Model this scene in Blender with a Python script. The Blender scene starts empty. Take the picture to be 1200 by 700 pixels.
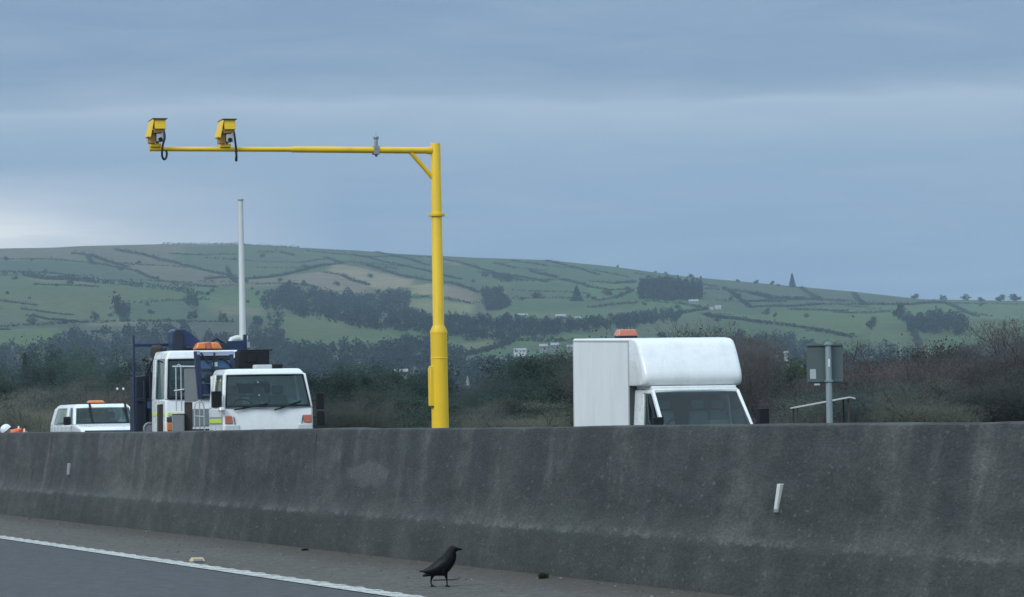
import bpy, bmesh, math, random
import numpy as np
from mathutils import Vector, Matrix, noise

random.seed(7)
rng = np.random.default_rng(7)
R = math.radians
S = bpy.context.scene
C = S.collection

# ------------------------------------------------------------------ camera
FPX = 4300.0                 # focal length in pixels of a 1200 px wide picture
CAM_Z = 1.2
ROLL = 0.018
PITCH = math.atan2(142 * math.cos(ROLL), FPX)
cam_d = bpy.data.cameras.new('camera')
cam = bpy.data.objects.new('camera', cam_d)
C.objects.link(cam)
RM = Matrix.Rotation(math.pi / 2 + PITCH, 3, 'X') @ Matrix.Rotation(-ROLL, 3, 'Z')
cam.matrix_world = Matrix.Translation((0, 0, CAM_Z)) @ RM.to_4x4()
cam_d.sensor_width = 36
cam_d.lens = 36 * FPX / 1200
cam_d.clip_start = 0.5
cam_d.clip_end = 20000
S.camera = cam

# ------------------------------------------------------------------ light
SUN_EL, SUN_AZ = R(38), R(218)          # azimuth clockwise from +Y: behind the camera, a little to the left
EXPOSURE = 0.0
S.view_settings.view_transform = 'Standard'
S.view_settings.look = 'None'
S.view_settings.exposure = EXPOSURE
S.view_settings.gamma = 1
S.view_settings.use_curve_mapping = False
S.cycles.max_bounces = 6
S.cycles.transparent_max_bounces = 12
S.cycles.volume_bounces = 1

W = bpy.data.worlds.new('World')
S.world = W
W.use_nodes = True


def N(nt, typ, **kw):
    n = nt.nodes.new(typ)
    for k, v in kw.items():
        if k.startswith('i_'):
            key = k[2:]
            key = int(key) if key.isdigit() else key.replace('_', ' ')
            n.inputs[key].default_value = v
        else:
            setattr(n, k, v)
    return n


def ramp(nt, fac, stops, interp='LINEAR'):
    r = nt.nodes.new('ShaderNodeValToRGB')
    r.color_ramp.interpolation = interp
    e = r.color_ramp.elements
    while len(e) < len(stops):
        e.new(0.5)
    for el, (p, c) in zip(e, stops):
        el.position = p
        el.color = (*c, 1) if len(c) == 3 else c
    nt.links.new(fac, r.inputs[0])
    return r.outputs[0]


def mixc(nt, fac, a, b, mode='MIX'):
    m = nt.nodes.new('ShaderNodeMix')
    m.data_type = 'RGBA'
    m.blend_type = mode
    for sock, v in ((m.inputs[0], fac), (m.inputs[6], a), (m.inputs[7], b)):
        if isinstance(v, (int, float)):
            sock.default_value = v
        elif isinstance(v, tuple):
            sock.default_value = (*v, 1) if len(v) == 3 else v
        else:
            nt.links.new(v, sock)
    return m.outputs[2]


def math_(nt, op, a, b=None, clamp=False):
    m = nt.nodes.new('ShaderNodeMath')
    m.operation = op
    m.use_clamp = clamp
    for i, v in enumerate((a, b)):
        if v is None:
            continue
        if isinstance(v, (int, float)):
            m.inputs[i].default_value = v
        else:
            nt.links.new(v, m.inputs[i])
    return m.outputs[0]


def noise_(nt, vec, scale, detail=4, rough=0.55, dist=0.0, mapscale=None, loc=None):
    if mapscale or loc:
        mp = nt.nodes.new('ShaderNodeMapping')
        if mapscale:
            mp.inputs['Scale'].default_value = mapscale
        if loc:
            mp.inputs['Location'].default_value = loc
        nt.links.new(vec, mp.inputs[0])
        vec = mp.outputs[0]
    n = nt.nodes.new('ShaderNodeTexNoise')
    n.inputs['Scale'].default_value = scale
    n.inputs['Detail'].default_value = detail
    n.inputs['Roughness'].default_value = rough
    n.inputs['Distortion'].default_value = dist
    nt.links.new(vec, n.inputs['Vector'])
    return n.outputs[0]


def make_world():
    nt = W.node_tree
    bg = nt.nodes['Background']
    bg.inputs[1].default_value = 0.10
    sky = N(nt, 'ShaderNodeTexSky', sky_type='NISHITA', sun_disc=False)
    sky.sun_elevation = SUN_EL
    sky.sun_rotation = SUN_AZ
    sky.air_density = 1.2
    sky.dust_density = 2.0
    sky.ozone_density = 2.0
    tc = N(nt, 'ShaderNodeTexCoord')
    dirv = tc.outputs['Generated']
    sep = nt.nodes.new('ShaderNodeSeparateXYZ')
    nt.links.new(dirv, sep.inputs[0])
    x, z = sep.outputs[0], sep.outputs[2]
    # warp the height a little so the cloud layers are not ruled lines
    w1 = noise_(nt, dirv, 1.0, 4, 0.55, 0.0, (9, 9, 55))
    w2 = noise_(nt, dirv, 1.0, 5, 0.6, 0.4, (22, 22, 150), (3, 1, 2))
    zz = math_(nt, 'ADD', z, math_(nt, 'MULTIPLY', math_(nt, 'SUBTRACT', w1, 0.5), 0.015))
    zz = math_(nt, 'ADD', zz, math_(nt, 'MULTIPLY', math_(nt, 'SUBTRACT', w2, 0.5), 0.005))
    # cloud deck: colour by layer height (sine of elevation), brighter overhead as a real overcast is
    lay = ramp(nt, math_(nt, 'MULTIPLY', zz, 5.0, True), [
        (0.00, (2.25, 3.55, 5.6)), (0.20, (2.25, 3.55, 5.6)), (0.30, (2.5, 3.85, 5.9)),
        (0.36, (2.75, 4.1, 6.0)), (0.395, (3.3, 4.6, 6.3)), (0.428, (4.2, 5.35, 6.8)), (0.442, (3.1, 4.25, 5.95)), (0.47, (2.3, 3.4, 5.2)), (0.58, (2.1, 3.2, 5.05)),
        (0.70, (2.6, 3.7, 5.4)), (1.0, (4.5, 5.9, 7.3))])
    # pale break low on the left of the view, and thin bright wisps
    brk = noise_(nt, dirv, 1.0, 3, 0.5, 0.0, (5, 5, 30), (1.3, 0.2, 0.6))
    left = math_(nt, 'MULTIPLY', math_(nt, 'ADD', math_(nt, 'MULTIPLY', x, -1.0), -0.045), 8.0, True)
    low = math_(nt, 'SUBTRACT', 1.0, math_(nt, 'MULTIPLY', math_(nt, 'ABSOLUTE', math_(nt, 'SUBTRACT', zz, 0.050)), 45.0), True)
    glow = math_(nt, 'MULTIPLY', math_(nt, 'MULTIPLY', left, low), math_(nt, 'ADD', math_(nt, 'MULTIPLY', brk, 1.3), 0.25), True)
    col = mixc(nt, glow, lay, (15.5, 14.8, 13.4))
    wis = ramp(nt, noise_(nt, dirv, 1.0, 5, 0.6, 0.6, (14, 14, 130), (0.5, 4, 7)), [(0.40, (0, 0, 0)), (0.75, (1, 1, 1))])
    col = mixc(nt, math_(nt, 'MULTIPLY', wis, 0.35), col, (4.2, 5.2, 6.5))
    drk = ramp(nt, noise_(nt, dirv, 1.0, 5, 0.6, 0.5, (8, 8, 34), (8, 2, 1)), [(0.35, (0, 0, 0)), (0.8, (1, 1, 1))])
    col = mixc(nt, math_(nt, 'MULTIPLY', drk, 0.28), col, (1.9, 3.0, 4.9))
    over = ramp(nt, z, [(0.15, (1, 1, 1)), (0.75, (2.35, 2.3, 2.15))])
    col = mixc(nt, 1.0, col, over, 'MULTIPLY')
    fin = mixc(nt, 0.88, sky.outputs[0], col)
    nt.links.new(fin, bg.inputs[0])


make_world()
sun_d = bpy.data.lights.new('sun', 'SUN')
sun_d.energy = 1.5
sun_d.angle = R(25)
sun_d.color = (1.0, 0.99, 0.97)
sun = bpy.data.objects.new('sun', sun_d)
C.objects.link(sun)
sd = Vector((math.sin(SUN_AZ) * math.cos(SUN_EL), math.cos(SUN_AZ) * math.cos(SUN_EL), math.sin(SUN_EL)))
sun.rotation_euler = sd.to_track_quat('Z', 'Y').to_euler()
sun.location = (0, -20, 60)

# ------------------------------------------------------------------ survey helpers (where things stand)
RMn = np.array(RM)


def ray(u, v):
    d = np.array([(u - 600) / FPX, (350 - v) / FPX, -1.0])
    return RMn @ d


def at(u, v, y):
    d = ray(u, v)
    return Vector((d[0] * y / d[1], y, CAM_Z + d[2] * y / d[1]))


def proj(P):
    P = np.asarray(P, float)
    q = (P - np.array([0, 0, CAM_Z])) @ RMn
    return 600 + FPX * q[..., 0] / -q[..., 2], 350 - FPX * q[..., 1] / -q[..., 2]


PHI = R(17.7)                               # road direction, measured from the view axis to the left
DV = Vector((-math.sin(PHI), math.cos(PHI), 0))     # along the road, away from us
NV = Vector((math.cos(PHI), math.sin(PHI), 0))      # across the road, to the right


def lat_s(x, y):
    return x * math.cos(PHI) + y * math.sin(PHI), -x * math.sin(PHI) + y * math.cos(PHI)


# ------------------------------------------------------------------ materials
MAT = {}


def new_mat(name):
    m = bpy.data.materials.new(name)
    m.use_nodes = True
    nt = m.node_tree
    return m, nt, nt.nodes['Principled BSDF']


def simple(name, col, rough=0.5, metal=0.0, var=0.12, scale=6.0, coat=0.0, bump=0.0, spec=0.5, dirt=None):
    m, nt, b = new_mat(name)
    tc = N(nt, 'ShaderNodeTexCoord')
    n = noise_(nt, tc.outputs['Object'], scale, 5, 0.6)
    c = mixc(nt, n, tuple(x * (1 - var) for x in col), tuple(min(1, x * (1 + var)) for x in col))
    if dirt:
        n2 = noise_(nt, tc.outputs['Object'], 1.0, 5, 0.65, 0.3, (2.5, 2.5, 0.7))
        f = ramp(nt, n2, [(0.45, (0, 0, 0)), (0.8, (1, 1, 1))])
        c = mixc(nt, math_(nt, 'MULTIPLY', f, dirt[1]), c, dirt[0])
    nt.links.new(c, b.inputs['Base Color'])
    r = ramp(nt, n, [(0.3, (rough * 0.85,) * 3), (0.7, (min(1, rough * 1.15),) * 3)])
    nt.links.new(r, b.inputs['Roughness'])
    b.inputs['Metallic'].default_value = metal
    b.inputs['Coat Weight'].default_value = coat
    b.inputs['Specular IOR Level'].default_value = spec
    if bump:
        bp = N(nt, 'ShaderNodeBump')
        bp.inputs['Strength'].default_value = bump
        bp.inputs['Distance'].default_value = 0.02
        nt.links.new(n, bp.inputs['Height'])
        nt.links.new(bp.outputs[0], b.inputs['Normal'])
    MAT[name] = m
    return m


def glass_mat(name, tint, rough=0.02):
    m = bpy.data.materials.new(name)
    m.use_nodes = True
    nt = m.node_tree
    nt.nodes.remove(nt.nodes['Principled BSDF'])
    out = nt.nodes['Material Output']
    tr = N(nt, 'ShaderNodeBsdfTransparent')
    tr.inputs[0].default_value = (*tint, 1)
    gl = N(nt, 'ShaderNodeBsdfGlossy')
    gl.inputs[0].default_value = (0.9, 0.95, 0.95, 1)
    gl.inputs['Roughness'].default_value = rough
    fr = N(nt, 'ShaderNodeFresnel')
    fr.inputs[0].default_value = 1.5
    mx = N(nt, 'ShaderNodeMixShader')
    nt.links.new(math_(nt, 'ADD', fr.outputs[0], 0.0, True), mx.inputs[0])
    nt.links.new(tr.outputs[0], mx.inputs[1])
    nt.links.new(gl.outputs[0], mx.inputs[2])
    nt.links.new(mx.outputs[0], out.inputs[0])
    MAT[name] = m


simple('white_paint', (0.80, 0.82, 0.82), 0.28, coat=0.4, var=0.03, dirt=((0.42, 0.42, 0.40), 0.35))
simple('box_panel', (0.79, 0.815, 0.815), 0.42, var=0.03, scale=2, dirt=((0.48, 0.48, 0.45), 0.30))
simple('grey_white', (0.50, 0.53, 0.55), 0.4, var=0.06, dirt=((0.25, 0.25, 0.24), 0.4))
simple('trim_alu', (0.55, 0.57, 0.58), 0.45, metal=0.3, var=0.06)
simple('black_plastic', (0.012, 0.013, 0.015), 0.6, var=0.25, spec=0.2)
simple('dark_interior', (0.06, 0.07, 0.075), 0.8, var=0.3)
simple('seat_grey', (0.24, 0.27, 0.28), 0.9, var=0.2)
simple('paper', (0.55, 0.6, 0.56), 0.7, var=0.1, scale=15)
simple('window_light_cream', (0.72, 0.70, 0.40), 0.8, var=0.1, scale=8)  # colour of the pale light seen through the side windows
simple('tan_paper', (0.42, 0.35, 0.24), 0.7, var=0.2, scale=20)
simple('truck_blue', (0.010, 0.026, 0.085), 0.45, var=0.2, coat=0.2, dirt=((0.05, 0.055, 0.07), 0.5))
simple('truck_dark', (0.010, 0.015, 0.030), 0.55, var=0.3, dirt=((0.05, 0.05, 0.055), 0.4))
simple('mid_blue', (0.05, 0.12, 0.23), 0.5, var=0.15)
simple('pale_blue', (0.30, 0.36, 0.50), 0.5, var=0.12)
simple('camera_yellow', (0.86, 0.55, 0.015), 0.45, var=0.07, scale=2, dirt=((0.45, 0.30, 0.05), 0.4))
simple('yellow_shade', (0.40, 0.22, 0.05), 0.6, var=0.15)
simple('galvanised', (0.30, 0.32, 0.34), 0.5, metal=0.35, var=0.15, scale=12)
simple('pale_steel', (0.62, 0.64, 0.63), 0.45, metal=0.1, var=0.08, scale=4, dirt=((0.36, 0.36, 0.36), 0.35))
simple('sign_grey', (0.105, 0.14, 0.14), 0.55, metal=0.2, var=0.1, scale=3, dirt=((0.09, 0.115, 0.115), 0.5))
simple('post_green_grey', (0.19, 0.24, 0.25), 0.55, var=0.12, dirt=((0.10, 0.14, 0.13), 0.5))
simple('rail_dark', (0.05, 0.06, 0.065), 0.6, var=0.2)
simple('timber_dark', (0.055, 0.045, 0.04), 0.9, var=0.35, scale=12)
simple('panel_grey', (0.20, 0.22, 0.23), 0.6, var=0.1, scale=4)
simple('cable_black', (0.012, 0.013, 0.018), 0.6, var=0.2)
simple('tyre_rubber', (0.016, 0.016, 0.017), 0.85, var=0.3)
simple('hiviz_yellow', (0.62, 0.72, 0.10), 0.5, var=0.08)
simple('hiviz_grey', (0.25, 0.28, 0.28), 0.4, var=0.1)
simple('hiviz_orange', (0.75, 0.13, 0.04), 0.75, var=0.15, scale=20)
simple('reflective_tape', (0.66, 0.62, 0.62), 0.4, var=0.1)
simple('skin', (0.50, 0.31, 0.23), 0.6, var=0.1)
simple('navy_cloth', (0.02, 0.024, 0.04), 0.9, var=0.25)
simple('helmet_white', (0.80, 0.82, 0.82), 0.3, var=0.03)
simple('amber_lens', (0.68, 0.19, 0.03), 0.3, var=0.12, coat=0.5, scale=14)
simple('red_lens', (0.52, 0.15, 0.085), 0.25, var=0.15, coat=0.5, scale=14)
simple('lamp_lens', (0.60, 0.63, 0.63), 0.15, var=0.1, coat=0.6)
simple('reflector_white', (0.62, 0.66, 0.62), 0.4, var=0.15, scale=25)
simple('reflector_pale', (0.45, 0.49, 0.50), 0.5, var=0.1, scale=25)
simple('reflector_grey', (0.27, 0.30, 0.31), 0.5, var=0.15, scale=25)
simple('stud_cream', (0.55, 0.42, 0.25), 0.5, var=0.15, scale=30)
simple('house_white', (0.52, 0.54, 0.53), 0.8, var=0.05, scale=1)
simple('house_grey', (0.22, 0.235, 0.24), 0.8, var=0.08, scale=1)
simple('roof_slate', (0.10, 0.11, 0.125), 0.7, var=0.15, scale=2)
simple('roof_pale', (0.26, 0.28, 0.29), 0.6, var=0.1, scale=1)
simple('window_dark', (0.03, 0.035, 0.04), 0.2, var=0.2)
simple('feather', (0.004, 0.004, 0.006), 0.6, var=0.4, scale=60, bump=0.1, spec=0.18)
simple('wing_feather', (0.004, 0.007, 0.009), 0.5, var=0.5, scale=80, bump=0.15, spec=0.25)
simple('crow_leg', (0.014, 0.013, 0.014), 0.6, var=0.3)
simple('twig_wood', (0.05, 0.04, 0.032), 0.9, var=0.3, scale=40)
simple('stone_grey', (0.20, 0.19, 0.18), 0.9, var=0.3, scale=30)
simple('bark', (0.060, 0.050, 0.043), 0.95, var=0.35, scale=8, bump=0.4)
glass_mat('windscreen_glass', (0.40, 0.60, 0.61))
glass_mat('van_screen_glass', (0.28, 0.46, 0.48))
glass_mat('side_glass', (0.62, 0.68, 0.66))


def foliage(name, a, b, c, rough=0.85):
    """twig and leaf colour: differs from plant to plant and from clump to clump"""
    m, nt, bs = new_mat(name)
    oi = N(nt, 'ShaderNodeObjectInfo')
    geo = N(nt, 'ShaderNodeNewGeometry')
    n = noise_(nt, geo.outputs['Position'], 0.45, 4, 0.6)
    n2 = noise_(nt, geo.outputs['Position'], 3.1, 2, 0.5)
    n3 = noise_(nt, geo.outputs['Position'], 0.085, 3, 0.6)
    f = ramp(nt, n, [(0.30, a), (0.52, b), (0.72, c)])
    f = mixc(nt, math_(nt, 'MULTIPLY', n2, 0.6), f, tuple(0.45 * x for x in b))
    f = mixc(nt, 1.0, f, ramp(nt, n3, [(0.3, (0.55, 0.60, 0.62)), (0.5, (1, 1, 1)), (0.7, (1.55, 1.45, 1.35))]), 'MULTIPLY')
    hs = N(nt, 'ShaderNodeHueSaturation')
    nt.links.new(f, hs.inputs['Color'])
    v = math_(nt, 'ADD', math_(nt, 'MULTIPLY', oi.outputs['Random'], 1.0), 0.55)
    nt.links.new(v, hs.inputs['Value'])
    nt.links.new(hs.outputs[0], bs.inputs['Base Color'])
    bs.inputs['Roughness'].default_value = rough
    bs.inputs['Specular IOR Level'].default_value = 0.15
    tl = N(nt, 'ShaderNodeBsdfTranslucent')
    nt.links.new(hs.outputs[0], tl.inputs[0])
    ms = N(nt, 'ShaderNodeMixShader')
    ms.inputs[0].default_value = 0.4
    nt.links.new(bs.outputs[0], ms.inputs[1])
    nt.links.new(tl.outputs[0], ms.inputs[2])
    nt.links.new(ms.outputs[0], nt.nodes['Material Output'].inputs[0])
    MAT[name] = m


foliage('twigs_brown', (0.150, 0.128, 0.126), (0.115, 0.108, 0.110), (0.165, 0.158, 0.138))
foliage('twigs_red', (0.180, 0.122, 0.118), (0.130, 0.104, 0.104), (0.155, 0.138, 0.122))
foliage('twigs_olive', (0.092, 0.112, 0.102), (0.074, 0.098, 0.094), (0.116, 0.132, 0.108))
foliage('twigs_pale', (0.170, 0.172, 0.130), (0.140, 0.148, 0.120), (0.195, 0.190, 0.140))
foliage('leaf_dark', (0.042, 0.070, 0.056), (0.055, 0.086, 0.064), (0.078, 0.108, 0.072))
foliage('leaf_green', (0.055, 0.085, 0.030), (0.075, 0.120, 0.040), (0.095, 0.140, 0.050))
foliage('needle', (0.018, 0.030, 0.024), (0.024, 0.038, 0.028), (0.032, 0.046, 0.030))
foliage('hill_bush', (0.034, 0.042, 0.034), (0.027, 0.036, 0.029), (0.048, 0.049, 0.038))
foliage('hill_wood', (0.026, 0.036, 0.038), (0.018, 0.028, 0.032), (0.044, 0.044, 0.044))
foliage('weed_leaf', (0.030, 0.036, 0.018), (0.036, 0.040, 0.022), (0.055, 0.050, 0.03))


# ------------------------------------------------------------------ mesh builder
class MB:
    def __init__(self):
        self.v, self.f, self.m = [], [], []

    def add(self, vs, fs, mi=0):
        o = len(self.v)
        self.v += [tuple(p) for p in vs]
        for f in fs:
            self.f.append([i + o for i in f])
            self.m.append(mi)
        return self

    def hexa(self, p, mi=0):
        """8 corners: bottom ring then top ring, both counter-clockwise from above"""
        return self.add(p, [(3, 2, 1, 0), (4, 5, 6, 7), (0, 1, 5, 4), (1, 2, 6, 5), (2, 3, 7, 6), (3, 0, 4, 7)], mi)

    def box(self, x0, x1, y0, y1, z0, z1, mi=0):
        return self.hexa([(x0, y0, z0), (x1, y0, z0), (x1, y1, z0), (x0, y1, z0),
                          (x0, y0, z1), (x1, y0, z1), (x1, y1, z1), (x0, y1, z1)], mi)

    def prism_x(self, prof, x0, x1, mi=0):
        """profile of (y,z) points extruded along x"""
        n = len(prof)
        vs = [(x0, y, z) for y, z in prof] + [(x1, y, z) for y, z in prof]
        fs = [tuple(range(n)), tuple(range(2 * n - 1, n - 1, -1))]
        fs += [(i, i + n, (i + 1) % n + n, (i + 1) % n) for i in range(n)]
        return self.add(vs, fs, mi)

    def prism_y(self, prof, y0, y1, mi=0):
        n = len(prof)
        vs = [(x, y0, z) for x, z in prof] + [(x, y1, z) for x, z in prof]
        fs = [tuple(range(n)), tuple(range(2 * n - 1, n - 1, -1))]
        fs += [(i, i + n, (i + 1) % n + n, (i + 1) % n) for i in range(n)]
        return self.add(vs, fs, mi)

    def tube(self, pts, rad, n=10, mi=0, cap=True):
        pts = [Vector(p) for p in pts]
        rads = rad if isinstance(rad, (list, tuple)) else [rad] * len(pts)
        rings = []
        ref = None
        for i, p in enumerate(pts):
            t = (pts[min(i + 1, len(pts) - 1)] - pts[max(i - 1, 0)])
            if t.length < 1e-9:
                t = Vector((0, 0, 1))
            t.normalize()
            if ref is None:
                ref = Vector((1, 0, 0)) if abs(t.x) < 0.9 else Vector((0, 1, 0))
            a = (ref - t * ref.dot(t)).normalized()
            ref = a
            b = t.cross(a)
            rings.append([p + (a * math.cos(2 * math.pi * k / n) + b * math.sin(2 * math.pi * k / n)) * rads[i] for k in range(n)])
        vs = [q for r in rings for q in r]
        fs = []
        for i in range(len(pts) - 1):
            for k in range(n):
                fs.append((i * n + k, i * n + (k + 1) % n, (i + 1) * n + (k + 1) % n, (i + 1) * n + k))
        if cap:
            fs.append(tuple(range(n - 1, -1, -1)))
            fs.append(tuple((len(pts) - 1) * n + k for k in range(n)))
        return self.add(vs, fs, mi)

    def lathe(self, prof, n=24, mi=0, centre=(0, 0, 0)):
        cx, cy, cz = centre
        return self.tube([(cx, cy, cz + z) for r, z in prof], [r for r, z in prof], n, mi) if False else self._lathe(prof, n, mi, centre)

    def _lathe(self, prof, n, mi, c):
        vs, fs = [], []
        for r, z in prof:
            for k in range(n):
                a = 2 * math.pi * k / n
                vs.append((c[0] + r * math.cos(a), c[1] + r * math.sin(a), c[2] + z))
        for i in range(len(prof) - 1):
            for k in range(n):
                fs.append((i * n + k, i * n + (k + 1) % n, (i + 1) * n + (k + 1) % n, (i + 1) * n + k))
        fs.append(tuple(range(n - 1, -1, -1)))
        fs.append(tuple((len(prof) - 1) * n + k for k in range(n)))
        return self.add(vs, fs, mi)

    def build(self, name, mats, parent=None, smooth=False, bevel=0.0, segs=2, fix=True):
        me = bpy.data.meshes.new(name)
        me.from_pydata(self.v, [], self.f)
        if not isinstance(mats, (list, tuple)):
            mats = [mats]
        for m in mats:
            me.materials.append(MAT[m] if isinstance(m, str) else m)
        if any(self.m):
            me.polygons.foreach_set('material_index', self.m)
        if fix:
            bm = bmesh.new()
            bm.from_mesh(me)
            bmesh.ops.recalc_face_normals(bm, faces=bm.faces)
            bm.to_mesh(me)
            bm.free()
        if smooth:
            me.shade_smooth()
            me.set_sharp_from_angle(angle=R(38))
        me.update()
        o = bpy.data.objects.new(name, me)
        C.objects.link(o)
        if parent is not None:
            o.parent = parent
        if bevel:
            b = o.modifiers.new('edges', 'BEVEL')
            b.width = bevel
            b.segments = segs
            b.limit_method = 'ANGLE'
            b.angle_limit = R(28)
            b.harden_normals = False
            if smooth is False:
                me.shade_smooth()
                me.set_sharp_from_angle(angle=R(50))
        return o


def tag(o, label, cat, group=None, kind=None):
    o['label'] = label
    o['category'] = cat
    if group:
        o['group'] = group
    if kind:
        o['kind'] = kind
    return o


def struct(o, kind='structure'):
    o['kind'] = kind
    return o


def empty(name, loc, rz=0.0, label=None, cat=None, group=None):
    o = bpy.data.objects.new(name, None)
    o.empty_display_size = 0.3
    C.objects.link(o)
    o.location = loc
    o.rotation_euler = (0, 0, rz)
    if label:
        tag(o, label, cat, group)
    return o


def dup(root, loc, rz=0.0, scale=None, label=None, group=None):
    r = root.copy()
    C.objects.link(r)
    r.location = loc
    r.rotation_euler = (0, 0, rz)
    if scale:
        r.scale = scale
    if label:
        r['label'] = label
    if group:
        r['group'] = group
    for ch in root.children:
        c = ch.copy()
        C.objects.link(c)
        c.parent = r
        for g in ch.children:
            d = g.copy()
            C.objects.link(d)
            d.parent = c
    return r


# ------------------------------------------------------------------ terrain
SKY_UV = [(-400, 300), (-150, 296), (0, 290.5), (60, 289.5), (100, 287.5), (190, 285.5), (280, 285.5), (350, 289.5), (420, 293), (470, 297),
          (550, 301), (640, 304), (720, 312), (800, 323), (900, 332), (1000, 341), (1080, 350), (1200, 352), (1400, 362), (1800, 385)]
RIDGE_Y, BASE_Y = 3000.0, 900.0
_rx, _rz = [], []
for u_, v_ in SKY_UV:
    p_ = at(u_, v_, RIDGE_Y)
    _rx.append(p_.x)
    _rz.append(p_.z)


def terr(x, y):
    x = np.asarray(x, float)
    y = np.asarray(y, float)
    zr = np.interp(x, _rx, _rz)
    t = np.clip((y - BASE_Y) / (RIDGE_Y - BASE_Y), 0, 1)
    h = zr * (t ** 1.25)
    back = np.clip((y - RIDGE_Y) / 900, 0, 1)
    h = h * (1 - 0.8 * back * back * (3 - 2 * back))
    amp = np.sin(np.pi * np.clip(t, 0, 1)) ** 1.0
    und = (np.sin(x / 71 + y / 190) * 2.2 + np.sin(x / 133 - y / 97 + 1.3) * 2.6 + np.sin(x / 37 + y / 61 + 4) * 0.7)
    return h + amp * und - 0.55


def hit(u, v, y0=905.0):
    d = ray(u, v)
    ys = np.arange(y0, 3400, 4.0)
    zz = CAM_Z + d[2] / d[1] * ys
    tz = terr(d[0] / d[1] * ys, ys)
    k = np.nonzero(zz <= tz)[0]
    y = ys[k[0]] if len(k) else 2990.0
    x = d[0] / d[1] * y
    return Vector((x, y, float(terr(x, y))))


def inpoly(u, v, poly):
    u = np.asarray(u)
    v = np.asarray(v)
    r = np.zeros(u.shape, bool)
    n = len(poly)
    for i in range(n):
        x1, y1 = poly[i]
        x2, y2 = poly[(i + 1) % n]
        c = ((y1 > v) != (y2 > v)) & (u < (x2 - x1) * (v - y1) / (y2 - y1 + 1e-12) + x1)
        r ^= c
    return r


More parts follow.
